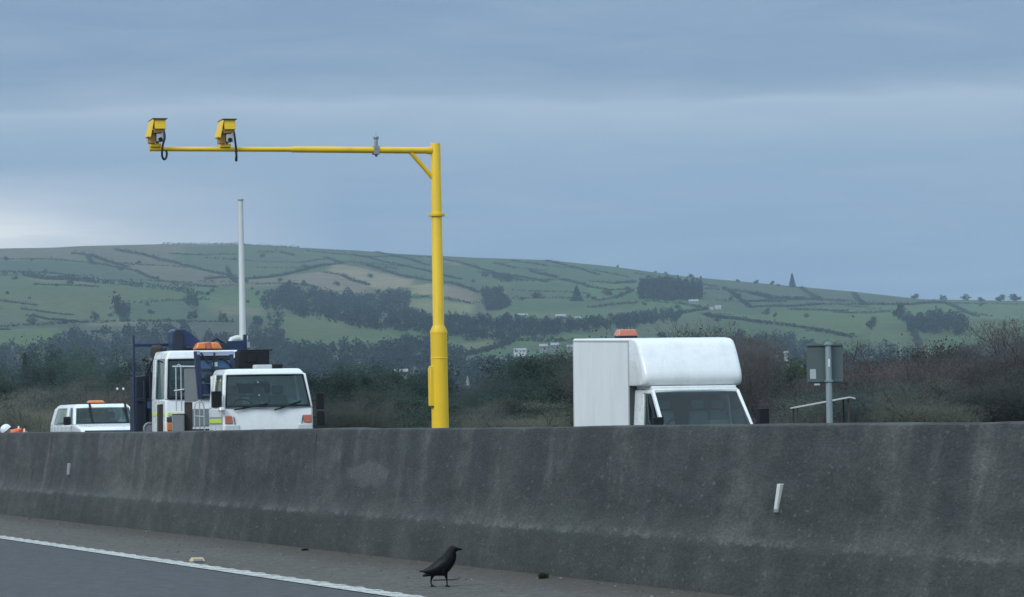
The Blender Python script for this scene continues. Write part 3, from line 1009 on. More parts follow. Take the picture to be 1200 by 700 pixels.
        mb.hexa([(-0.125, -0.16, 0.285), (0.095, -0.16, 0.30), (0.095, 0.12, 0.30), (-0.125, 0.12, 0.285),
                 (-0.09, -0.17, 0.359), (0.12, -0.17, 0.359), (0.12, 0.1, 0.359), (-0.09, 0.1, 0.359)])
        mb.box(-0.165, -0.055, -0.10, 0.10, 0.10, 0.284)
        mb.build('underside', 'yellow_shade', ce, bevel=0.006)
        mb = MB()
        mb.box(-0.045, 0.09, -0.14, 0.10, 0.13, 0.284)
        hs = mb.build('housing', 'grey_white', ce, bevel=0.012)
        mb = MB()
        mb.tube([(0.025, -0.13, 0.17), (0.025, -0.17, 0.17)], 0.038, 14)
        mb.build('lens', 'black_plastic', hs)
        mb = MB()
        mb.box(-0.15, 0.06, -0.065, 0.065, 0.035, 0.098)
        mb.tube([(0.0, 0, 0.06), (0.0, 0, 0.14)], 0.03, 10)
        mb.build('mount', 'camera_yellow', ce, bevel=0.01)
        mb = MB()
        if loop:
            pts = [(0.10, -0.13, 0.33), (0.105, -0.16, 0.20), (0.075, -0.14, 0.08), (0.06, -0.12, -0.05), (0.065, -0.1, -0.14), (0.10, -0.08, -0.20),
                   (0.145, -0.06, -0.17), (0.165, -0.05, -0.09), (0.155, -0.02, -0.03)]
        else:
            pts = [(0.095, -0.13, 0.36), (0.11, -0.15, 0.26), (0.13, -0.13, 0.12), (0.15, -0.1, 0.0), (0.155, -0.09, -0.12), (0.15, -0.07, -0.20),
                   (0.165, -0.05, -0.21), (0.17, -0.03, -0.12), (0.165, -0.02, -0.03)]
        sm = []
        for a in range(len(pts) - 1):
            p0, p1, p2, p3 = [Vector(pts[max(0, min(len(pts) - 1, a + q))]) for q in (-1, 0, 1, 2)]
            for t in (0, 0.25, 0.5, 0.75):
                sm.append(0.5 * ((2 * p1) + (p2 - p0) * t + (2 * p0 - 5 * p1 + 4 * p2 - p3) * t * t + (3 * p1 - p0 - 3 * p2 + p3) * t ** 3))
        sm.append(Vector(pts[-1]))
        mb.tube(sm, 0.021, 8)
        mb.build('cable', 'cable_black', ce, smooth=True)


make_gantry()


# ------------------------------------------------------------------ vehicles (local frame: front towards -y, wheels on z = 0)
def wheel(parent, x, y, r, w):
    mb = MB()
    s = 1 if x > 0 else -1
    mb.tube([(x - s * w, y, r), (x - s * w * 0.9, y, r), (x - s * 0.02, y, r), (x, y, r)], [r * 0.93, r, r, r * 0.93], 24)
    t = mb.build('wheel', 'tyre_rubber', parent, smooth=True)
    mb = MB()
    mb.tube([(x - s * 0.01, y, r), (x + s * 0.012, y, r), (x + s * 0.02, y, r)], [r * 0.6, r * 0.6, r * 0.2], 20)
    mb.build('rim', 'trim_alu', t, smooth=True)


def pane(name, quad, mat, parent, inset=0.0, thick=0.006):
    """glass between four corners given bottom-left, bottom-right, top-right, top-left as seen from outside"""
    q = [Vector(p) for p in quad]
    n = (q[1] - q[0]).cross(q[3] - q[0]).normalized()
    mb = MB()
    NN = 6
    vs, fs = [], []
    width = (q[1] - q[0]).length
    for j in range(NN + 1):
        for i in range(NN + 1):
            a, b = i / NN, j / NN
            p = q[0] * (1 - a) * (1 - b) + q[1] * a * (1 - b) + q[2] * a * b + q[3] * (1 - a) * b
            bulge = 0.028 * width * (4 * a * (1 - a))
            vs.append(p + n * (bulge - inset))
    for j in range(NN):
        for i in range(NN):
            k = j * (NN + 1) + i
            fs.append((k, k + 1, k + NN + 2, k + NN + 1))
    mb.add(vs, fs)
    return mb.build(name, mat, parent, smooth=True, fix=False)


def wiper(parent, pivot, tip, mat='black_plastic', blade=0.45):
    p, t = Vector(pivot), Vector(tip)
    mb = MB()
    mb.tube([p, p.lerp(t, 0.6)], 0.017, 6)
    d = (t - p).normalized()
    mid = p.lerp(t, 0.6)
    mb.tube([mid - d * blade * 0.5, mid + d * blade * 0.5 + Vector((0, -0.004, 0))], 0.021, 6)
    mb.build('wiper', mat, parent)


def seat_row(parent, xs, y, z, mat='seat_grey'):
    for x in xs:
        mb = MB()
        mb.hexa([(x - 0.24, y - 0.45, z - 0.02), (x + 0.24, y - 0.45, z - 0.02), (x + 0.24, y, z - 0.02), (x - 0.24, y, z - 0.02),
                 (x - 0.24, y - 0.45, z + 0.12), (x + 0.24, y - 0.45, z + 0.12), (x + 0.24, y, z + 0.1), (x - 0.24, y, z + 0.1)])
        mb.hexa([(x - 0.24, y - 0.06, z + 0.1), (x + 0.24, y - 0.06, z + 0.1), (x + 0.24, y + 0.06, z + 0.1), (x - 0.24, y + 0.06, z + 0.1),
                 (x - 0.2, y + 0.04, z + 0.66), (x + 0.2, y + 0.04, z + 0.66), (x + 0.2, y + 0.15, z + 0.66), (x - 0.2, y + 0.15, z + 0.66)])
        mb.box(x - 0.13, x + 0.13, y + 0.06, y + 0.15, z + 0.7, z + 0.88)
        mb.build('seat', mat, parent, bevel=0.04)


def local_xy(u, v, y, origin, rz, ly):
    pass


def make_luton():
    org = at(813.5, 498, 75.0)
    e = empty('box_van', (org.x, org.y, -0.30), PHI + R(1.8),
              'white luton box van with rounded overcab and orange roof bar behind the barrier', 'van')
    e.rotation_euler = (R(1.5), 0, PHI + R(1.4))
    # lower body + cab shell
    mb = MB()
    prof = [(-1.62, 0.35), (-1.66, 0.60), (-1.60, 0.86), (-1.50, 0.96), (-0.86, 1.20), (0.95, 1.20), (0.95, 0.35)]
    mb.prism_x(prof, -1.0, 1.0)
    body = mb.build('cab_body', 'white_paint', e, bevel=0.06, segs=3)
    # pillars, header, roof of the cab
    wb, wt = 1.0, 0.945
    for s in (-1, 1):
        # A pillar
        a0, a1 = Vector((s * wb, -0.84, 1.18)), Vector((s * wt, -0.02, 2.02))
        mb = MB()
        mb.hexa([(s * (wb - 0.02) - 0.034, -0.88, 1.17), (s * (wb - 0.02) + 0.034, -0.88, 1.17), (s * (wb - 0.02) + 0.034, -0.74, 1.17), (s * (wb - 0.02) - 0.034, -0.74, 1.17),
                 (s * (wt - 0.02) - 0.034, -0.08, 2.05), (s * (wt - 0.02) + 0.034, -0.08, 2.05), (s * (wt - 0.02) + 0.034, 0.06, 2.05), (s * (wt - 0.02) - 0.034, 0.06, 2.05)])
        # B pillar and rear quarter
        mb.build('pillar', 'white_paint', e, bevel=0.025)
        mb = MB()
        mb.hexa([(s * (wb - 0.03) - 0.03, 0.36, 1.18), (s * (wb - 0.03) + 0.03, 0.36, 1.18), (s * (wb - 0.03) + 0.03, 0.95, 1.18), (s * (wb - 0.03) - 0.03, 0.95, 1.18),
                 (s * (wt - 0.02) - 0.03, 0.42, 2.05), (s * (wt - 0.02) + 0.03, 0.42, 2.05), (s * (wt - 0.02) + 0.03, 0.95, 2.05), (s * (wt - 0.02) - 0.03, 0.95, 2.05)])
        # door top rail
        mb.build('pillar', 'white_paint', e, bevel=0.025)
        mb = MB()
        mb.hexa([(s * 0.935 - 0.03, -0.06, 1.97), (s * 0.935 + 0.03, -0.06, 1.97), (s * 0.935 + 0.03, 0.45, 1.97), (s * 0.935 - 0.03, 0.45, 1.97),
                 (s * 0.92 - 0.03, -0.03, 2.06), (s * 0.92 + 0.03, -0.03, 2.06), (s * 0.92 + 0.03, 0.45, 2.06), (s * 0.92 - 0.03, 0.45, 2.06)])
        mb.build('pillar', 'white_paint', e, bevel=0.025)
    mb = MB()
    mb.box(-0.93, 0.93, -0.09, 0.02, 1.985, 2.075)
    mb.box(-0.93, 0.93, 0.0, 0.95, 2.055, 2.13)
    mb.build('cab_roof', 'white_paint', e, bevel=0.025, segs=2)
    mb = MB()
    mb.box(-0.95, 0.95, 0.90, 0.97, 1.2, 2.06)
    mb.box(-0.9, 0.9, -0.78, -0.40, 1.205, 1.27)
    mb.build('dashboard', 'dark_interior', e, bevel=0.02)
    seat_row(e, (-0.5, 0.25, 0.68), 0.35, 0.95)
    mb = MB()
    mb.tube([(-0.52 + 0.19 * math.cos(a), -0.28 + 0.08 * math.sin(a), 1.30 + 0.15 * math.sin(a)) for a in np.linspace(0, 2 * math.pi, 25)], 0.016, 6)
    mb.build('steering_wheel', 'black_plastic', e)
    ws = pane('windscreen', [(-0.93, -0.86, 1.20), (0.93, -0.86, 1.20), (0.88, -0.085, 2.00), (-0.88, -0.085, 2.00)], 'van_screen_glass', e)
    mb = MB()
    mb.hexa([(-0.89, -0.135, 1.945), (0.89, -0.135, 1.945), (0.89, -0.125, 1.955), (-0.89, -0.125, 1.955),
             (-0.88, -0.09, 1.99), (0.88, -0.09, 1.99), (0.88, -0.075, 2.0), (-0.88, -0.075, 2.0)])
    mb.build('sunstrip', 'black_plastic', ws)
    for s in (-1, 1):
        q = [(s * 0.995, -0.66, 1.21), (s * 0.995, 0.36, 1.21), (s * 0.94, 0.42, 1.97), (s * 0.94, -0.02, 1.97)]
        if s > 0:
            q = [q[0], q[1], q[2], q[3]]
        else:
            q = [q[1], q[0], q[3], q[2]]
        pane('side_window', q, 'side_glass', e, inset=0.02)
        mb = MB()
        mb.hexa([(s * 0.985 - 0.012, -0.50, 1.2), (s * 0.985 + 0.012, -0.50, 1.2), (s * 0.985 + 0.012, -0.45, 1.2), (s * 0.985 - 0.012, -0.45, 1.2),
                 (s * 0.95 - 0.012, -0.10, 1.9), (s * 0.95 + 0.012, -0.10, 1.9), (s * 0.95 + 0.012, -0.05, 1.9), (s * 0.95 - 0.012, -0.05, 1.9)])
        mb.build('window_bar', 'black_plastic', e)
        # mirrors
        mb = MB()
        mx = 1.17 if s > 0 else 1.13
        mb.box(s * mx - 0.11, s * mx + 0.11, -0.88, -0.72, 1.32 if s > 0 else 1.27, 1.66 if s > 0 else 1.52)
        mb.box(s * mx - 0.09, s * mx + 0.09, -0.90, -0.74, 1.20, 1.30)
        mb.tube([(s * 0.98, -0.68, 1.3), (s * mx, -0.76, 1.45)], 0.03, 8)
        mb.tube([(s * 0.98, -0.68, 1.2), (s * mx, -0.76, 1.32)], 0.03, 8)
        mb.build('mirror', 'black_plastic', e, bevel=0.04, segs=3)
    wiper(e, (0.15, -0.93, 1.21), (0.86, -0.83, 1.36))
    wiper(e, (-0.65, -0.93, 1.21), (0.05, -0.90, 1.29))
    mb = MB()
    mb.hexa([(0.10, -0.60, 1.30), (0.52, -0.60, 1.30), (0.52, -0.585, 1.30), (0.10, -0.585, 1.30),
             (0.10, -0.52, 1.44), (0.52, -0.52, 1.44), (0.52, -0.505, 1.44), (0.10, -0.505, 1.44)])
    mb.build('dashboard_paper', 'tan_paper', e)
    # overcab pod
    mb = MB()
    prof = [(0.885, 2.12), (0.18, 2.12), (0.06, 2.145), (0.005, 2.21), (-0.005, 2.31), (0.035, 2.43), (0.13, 2.60), (0.25, 2.79), (0.37, 2.955), (0.47, 3.05), (0.60, 3.095), (0.885, 3.11)]
    xs_ = [(-1.085, 0.17), (-1.08, 0.10), (-1.062, 0.05), (-1.03, 0.015), (-0.96, 0.0), (0.0, -0.012), (0.96, 0.0), (1.03, 0.015), (1.062, 0.05), (1.08, 0.10), (1.085, 0.17)]
    vs, fs, n = [], [], len(prof)
    for x_, k_ in xs_:
        vs += [(x_, y_ + (0.885 - y_) * k_, z_ + (2.6 - z_) * k_ * (0.55 if 0.0 < y_ < 0.88 else 0.25)) for y_, z_ in prof]
    for a_ in range(len(xs_) - 1):
        fs += [(a_ * n + q, a_ * n + (q + 1) % n, (a_ + 1) * n + (q + 1) % n, (a_ + 1) * n + q) for q in range(n)]
    fs += [tuple(range(n)), tuple(range(len(xs_) * n - 1, (len(xs_) - 1) * n - 1, -1))]
    mb.add(vs, fs)
    pod = mb.build('overcab_pod', 'white_paint', e, smooth=True)
    pod.data.set_sharp_from_angle(angle=R(75))
    # box
    mb = MB()
    mb.box(-1.085, 1.085, 0.90, 4.25, 0.75, 3.10)
    box = mb.build('box_body', 'box_panel', e, bevel=0.035, segs=3)
    mb = MB()
    for s in (-1, 1):
        mb.box(s * 1.083 - 0.012, s * 1.083 + 0.012, 0.91, 4.24, 3.03, 3.065)
        mb.box(s * 1.083 - 0.011, s * 1.083 + 0.011, 0.905, 0.945, 0.8, 3.02)
        mb.box(s * 1.083 - 0.011, s * 1.083 + 0.011, 4.19, 4.23, 0.8, 3.02)
    mb.build('trim', 'trim_alu', box, bevel=0.006)
    mb = MB()
    mb.box(-1.072, 1.072, 0.884, 0.901, 0.85, 3.095)
    mb.build('seal', 'rail_dark', box)
    mb = MB()
    mb.box(-0.35, 0.35, 1.3, 4.2, 0.45, 0.75)
    mb.build('chassis', 'rail_dark', e)
    for s in (-1, 1):
        mb = MB()
        mb.box(s * 1.0 - 0.012, s * 1.0 + 0.012, 0.20, 0.34, 1.08, 1.12)
        mb.build('door_handle', 'black_plastic', e, bevel=0.006)
    # roof light bar
    mb = MB()
    mb.box(-0.23, 0.20, 3.72, 4.0, 3.105, 3.145)
    lb = mb.build('light_bar', 'black_plastic', e, bevel=0.01)
    mb = MB()
    mb.hexa([(-0.25, 3.70, 3.147), (0.22, 3.70, 3.147), (0.22, 4.02, 3.147), (-0.25, 4.02, 3.147),
             (-0.20, 3.74, 3.29), (0.17, 3.74, 3.29), (0.17, 3.98, 3.29), (-0.20, 3.98, 3.29)])
    mb.build('lens', 'red_lens', lb, bevel=0.03, segs=3)
    for s in (-1, 1):
        wheel(e, s * 0.98, -0.75, 0.34, 0.22)
        wheel(e, s * 0.98, 3.3, 0.34, 0.22)
        mb = MB()
        mb.box(s * 0.75 - 0.17, s * 0.75 + 0.17, -1.70, -1.60, 0.66, 0.88)
        mb.build('headlight', 'lamp_lens', e, bevel=0.03)
    mb = MB()
    mb.box(-0.95, 0.95, -1.73, -1.62, 0.34, 0.58)
    mb.build('bumper', 'black_plastic', e, bevel=0.04)


make_luton()


def cabover(e, w, zw, zt, zroof, length, rake, mat='white_paint', floor=0.55, taper=0.06, seats=(-0.5, 0.0, 0.5), rear_win=True, door_cut=0.0):
    """forward-control cab: lower tub, pillars, roof, glass, seats; returns the parts"""
    wt = w - taper
    mb = MB()
    prof = [(0.0, floor), (-0.03, floor + 0.3), (0.0, zw - 0.06), (0.03, zw), (length, zw), (length, floor)]
    mb.prism_x(prof, -w, w)
    mb.build('cab_body', mat, e, bevel=0.05, segs=3)
    for s in (-1, 1):
        b0, t0 = s * (w - 0.035), s * (wt - 0.035)
        mb = MB()
        mb.hexa([(b0 - 0.035, 0.0, zw - 0.02), (b0 + 0.035, 0.0, zw - 0.02), (b0 + 0.035, 0.13, zw - 0.02), (b0 - 0.035, 0.13, zw - 0.02),
                 (t0 - 0.035, rake, zt + 0.03), (t0 + 0.035, rake, zt + 0.03), (t0 + 0.035, rake + 0.13, zt + 0.03), (t0 - 0.035, rake + 0.13, zt + 0.03)])
        mb.build('pillar', mat, e, bevel=0.02)
        mb = MB()
        mb.hexa([(b0 - 0.03, length - 0.32, zw - 0.02), (b0 + 0.03, length - 0.32, zw - 0.02), (b0 + 0.03, length, zw - 0.02), (b0 - 0.03, length, zw - 0.02),
                 (t0 - 0.03, length - 0.28, zt + 0.03), (t0 + 0.03, length - 0.28, zt + 0.03), (t0 + 0.03, length, zt + 0.03), (t0 - 0.03, length, zt + 0.03)])
        mb.build('pillar', mat, e, bevel=0.02)
    mb = MB()
    # rear bulkhead with a window hole
    if rear_win:
        mb.box(-w + 0.05, w - 0.05, length - 0.05, length - 0.001, zw, zw + 0.22)
        mb.box(-w + 0.05, -0.38, length - 0.05, length - 0.001, zw + 0.22, zt)
        mb.box(0.38, w - 0.05, length - 0.05, length - 0.001, zw + 0.22, zt)
        mb.box(-0.38, 0.38, length - 0.05, length - 0.001, zt - 0.12, zt)
    else:
        mb.box(-w + 0.05, w - 0.05, length - 0.05, length - 0.001, zw, zt)
    mb.build('bulkhead', mat, e, bevel=0.01)
    mb = MB()
    mb.hexa([(-wt, rake - 0.012, zt), (wt, rake - 0.012, zt), (wt, length + 0.01, zt), (-wt, length + 0.01, zt),
             (-wt + 0.10, rake + 0.10, zroof), (wt - 0.10, rake + 0.10, zroof), (wt - 0.06, length, zroof), (-wt + 0.06, length, zroof)])
    mb.build('roof', mat, e, bevel=0.05, segs=3)
    mb = MB()
    mb.box(-w + 0.06, w - 0.06, 0.13, 0.42, zw - 0.03, zw + 0.06)
    mb.build('dashboard', 'dark_interior', e, bevel=0.02)
    seat_row(e, seats, length - 0.22, zw - 0.42)
    pane('windscreen', [(-w + 0.065, 0.005, zw + 0.01), (w - 0.065, 0.005, zw + 0.01), (wt - 0.065, rake + 0.005, zt), (-wt + 0.065, rake + 0.005, zt)],
         'windscreen_glass', e)
    for s in (-1, 1):
        q = [(s * (w - 0.012), 0.13, zw - door_cut), (s * (w - 0.012), length - 0.32, zw - door_cut), (s * (wt - 0.012), length - 0.28, zt), (s * (wt - 0.012), rake + 0.13, zt)]
        if s < 0:
            q = [q[1], q[0], q[3], q[2]]
        pane('side_window', q, 'side_glass', e, inset=0.01)
    mb = MB()
    mb.tube([(-w * 0.45 + 0.2 * math.cos(a), 0.42 + 0.1 * math.sin(a), zw + 0.05 + 0.12 * math.sin(a)) for a in np.linspace(0, 2 * math.pi, 25)], 0.016, 6)
    mb.build('steering_wheel', 'black_plastic', e)


def make_flatbed():
    org = at(314.5, 498, 78.0)
    e = empty('flatbed_truck', (org.x, org.y, -0.02), PHI,
              'small white flatbed lorry with hi-vis striped door and blue headboard behind its cab', 'lorry')
    w = 0.985
    zz = lambda v: at(305, v, 78.0).z + 0.02
    cabover(e, w, zz(477), zz(439.5), zz(432), 1.35, 0.24, seats=(-0.48, 0.1, 0.52), taper=0.085)
    zw = zz(477)
    # front panel lamps
    for s in (-1, 1):
        mb = MB()
        x0 = s * 0.86
        mb.hexa([(x0 - 0.085, -0.045, zz(496)), (x0 + 0.085 , -0.045, zz(496)), (x0 + 0.085, 0.05, zz(496)), (x0 - 0.085, 0.05, zz(496)),
                 (x0 - 0.085 - (0.0 if s < 0 else 0.03), -0.035, zz(487)), (x0 + 0.085 + (0 if s > 0 else -0.03), -0.035, zz(487)), (x0 + 0.085, 0.05, zz(487)), (x0 - 0.085, 0.05, zz(487))])
        mb.build('indicator', 'red_lens', e, bevel=0.012)
        mb = MB()
        mb.box(s * 0.80 - 0.16, s * 0.80 + 0.16, -0.05, 0.05, zz(508), zz(497.5))
        mb.build('headlight', 'lamp_lens', e, bevel=0.02)
        mb = MB()
        mb.hexa([(s * 0.69 - 0.006, -0.034, zz(508)), (s * 0.69 + 0.006, -0.034, zz(508)), (s * 0.69 + 0.006, -0.0, zz(508)), (s * 0.69 - 0.006, -0.0, zz(508)),
                 (s * 0.755 - 0.006, -0.034, zz(488)), (s * 0.755 + 0.006, -0.034, zz(488)), (s * 0.755 + 0.006, 0.0, zz(488)), (s * 0.755 - 0.006, 0.0, zz(488))])
        mb.build('panel_gap', 'rail_dark', e)
    # hi-vis stripe on the door, wrapping the corner
    for s in (-1, 1):
        mb = MB()
        mb.box(s * (w + 0.003) - 0.006, s * (w + 0.003) + 0.006, 0.05, 1.25, zz(496.5), zz(488), 1)
        mb.box(s * (w + 0.006) - 0.006, s * (w + 0.006) + 0.006, 0.08, 1.22, zz(495), zz(490), 0)
        mb.build('hi_vis_stripe', ['hiviz_yellow', 'hiviz_grey'], e)
    # black rubber surround of the screen
    zt = zz(439.5)
    mb = MB()
    wt = w - 0.085
    mb.tube([(-w + 0.07, -0.005, zw + 0.012), (-w * 0.5, -0.05, zw + 0.012), (0, -0.058, zw + 0.012), (w * 0.5, -0.05, zw + 0.012), (w - 0.07, -0.005, zw + 0.012),
             (wt - 0.07, 0.232, zt - 0.006), (wt * 0.5, 0.19, zt - 0.006), (0, 0.182, zt - 0.006), (-wt * 0.5, 0.19, zt - 0.006), (-wt + 0.07, 0.232, zt - 0.006), (-w + 0.07, -0.005, zw + 0.012)], 0.018, 6)
    mb.build('screen_seal', 'black_plastic', e)
    wiper(e, (-0.75, -0.055, zz(480)), (0.02, -0.035, zz(473)), blade=0.55)
    wiper(e, (0.12, -0.075, zz(481)), (0.72, -0.02, zz(471)), blade=0.5)
    mb = MB()
    mb.box(0.50, 0.82, 0.10, 0.105, zz(474.5), zz(469.5))
    mb.build('windscreen_card', 'paper', e)
    mb = MB()
    mb.hexa([(0.0, 0.14, zw + 0.02), (0.03, 0.14, zw + 0.02), (0.03, 0.15, zw + 0.02), (0.0, 0.15, zw + 0.02),
             (-0.12, 0.16, zw + 0.10), (-0.09, 0.16, zw + 0.10), (-0.09, 0.17, zw + 0.10), (-0.12, 0.17, zw + 0.10)])
    mb.build('pen', 'helmet_white', e)
    mb = MB()
    mb.box(-w + 0.075, -w + 0.085, 0.45, 1.0, zz(458), zz(444))
    mb.build('painted_window_light', 'window_light_cream', e)  # added panel, its cream stands in for light seen through the cab
    # mirrors
    mb = MB()
    mb.box(-1.23, -1.02, -0.08, 0.02, zz(477), zz(458))
    mb.tube([(-0.97, 0.1, zz(462)), (-1.1, -0.02, zz(463))], 0.012, 6)
    m = mb.build('mirror', 'black_plastic', e, bevel=0.03, segs=3)
    mb = MB()
    mb._lathe([(0.01, -0.05), (0.06, -0.04), (0.085, 0.0), (0.07, 0.05), (0.02, 0.07)], 14, 0, (-1.03, -0.08, zz(480)))
    mb.build('wide_angle_mirror', 'lamp_lens', m, smooth=True)
    mb = MB()
    mb.box(1.04, 1.20, -0.10, 0.0, zz(481), zz(462))
    mb.box(1.05, 1.21, -0.11, -0.01, zz(500), zz(483))
    mb.tube([(0.95, 0.08, zz(470)), (1.1, -0.04, zz(470))], 0.014, 6)
    mb.tube([(0.95, 0.08, zz(490)), (1.1, -0.04, zz(490))], 0.014, 6)
    mb.build('mirror', 'black_plastic', e, bevel=0.025, segs=3)
    # light bar on the roof: pale centre, dark ends
    zr = zz(432)
    mb = MB()
    mb.box(-0.12, 0.26, 0.62, 0.86, zr - 0.01, zr + 0.09)
    lb = mb.build('light_bar', 'grey_white', e, bevel=0.02)
    mb = MB()
    mb.box(0.262, 0.50, 0.62, 0.86, zr - 0.01, zr + 0.10)
    mb.build('lamp', 'black_plastic', lb, bevel=0.03)
    # dark crate of kit on a frame behind the cab
    mb = MB()
    za = lambda v: at(292, v, 79.6).z + 0.02
    mb.box(-0.25, 0.42, 1.50, 1.95, za(431), za(411.5))
    mb.hexa([(-0.10, 1.47, za(425)), (0.12, 1.47, za(425)), (0.12, 1.50, za(425)), (-0.10, 1.50, za(425)),
             (-0.10, 1.47, za(416)), (0.12, 1.47, za(416)), (0.12, 1.50, za(416)), (-0.10, 1.50, za(416))])
    mb.box(-0.22, 0.50, 1.52, 1.9, za(411.5), za(410))
    mb.build('kit_box', 'black_plastic', e, bevel=0.015)
    # blue headboard with rails
    za = lambda v: at(245, v, 79.6).z + 0.02
    mb = MB()
    xl, xr = -1.16, 1.10
    mb.hexa([(xl, 1.50, za(468)), (xl + 0.09, 1.50, za(468)), (xl + 0.09, 1.62, za(468)), (xl, 1.62, za(468)),
             (xl - 0.08, 1.50, za(412)), (xl + 0.05, 1.50, za(412)), (xl + 0.05, 1.62, za(412)), (xl - 0.08, 1.62, za(412))])
    mb.box(xr - 0.09, xr, 1.50, 1.62, 0.97, za(445))
    mb.box(-0.45, -0.37, 1.51, 1.61, 0.97, za(413))
    for v0, v1 in ((436, 433), (447, 443), (462, 450)):
        mb.box(xl + 0.02, xr - 0.09, 1.515, 1.60, za(v0), za(v1))
    hb = mb.build('headboard', 'truck_blue', e, bevel=0.008)
    mb = MB()
    mb.box(xl - 0.03, -0.36, 1.49, 1.60, za(416.5), za(412.5))
    mb.build('top_rail', 'pale_blue', hb, bevel=0.01)
    mb = MB()
    mb.box(xl + 0.03, -0.46, 1.50, 1.60, za(432), za(423))
    hb2 = mb.build('blue_panel', 'mid_blue', hb)
    mb = MB()
    mb.box(-0.86, -0.74, 1.485, 1.499, za(430), za(425))
    mb.build('label_plate', 'helmet_white', hb)
    mb = MB()
    mb.box(xl + 0.02, -0.46, 1.53, 1.60, za(422), za(417))
    mb.build('dark_panel', 'truck_dark', hb)
    for pts in (((xl + 0.05, 1.46, za(414)), (xl + 0.2, 1.44, za(426)), (xl + 0.5, 1.45, za(420)), (-0.42, 1.46, za(430))),
                ((xl + 0.35, 1.45, za(414)), (xl + 0.30, 1.44, za(440)), (xl + 0.42, 1.45, za(458)))):
        mb = MB()
        mb.tube(pts, 0.022, 6)
        mb.build('rope', 'cable_black', hb, smooth=True)
    mb = MB()
    mb.box(xl + 0.12, xl + 0.42, 1.42, 1.499, za(449), za(438))
    mb.build('kit_bag', 'truck_dark', hb, bevel=0.03)
    # bed
    mb = MB()
    mb.box(-1.10, 1.10, 1.45, 4.5, 0.85, 0.97)
    for s in (-1, 1):
        mb.box(s * 1.09 - 0.02, s * 1.09 + 0.02, 1.66, 4.5, 0.97, 1.14)
    mb.box(-1.07, 1.07, 4.46, 4.5, 0.97, 1.14)
    mb.build('flat_bed', 'truck_dark', e, bevel=0.008)
    mb = MB()
    mb.box(-0.4, 0.4, 0.9, 4.4, 0.5, 0.85)
    mb.build('chassis', 'rail_dark', e)
    for s in (-1, 1):
        wheel(e, s * 0.97, 0.55, 0.34, 0.2)
        wheel(e, s * 0.97, 3.5, 0.34, 0.22)
    mb = MB()
    mb.box(-0.98, 0.98, -0.09, 0.06, 0.40, 0.62)
    mb.build('bumper', 'grey_white', e, bevel=0.03)


make_flatbed()


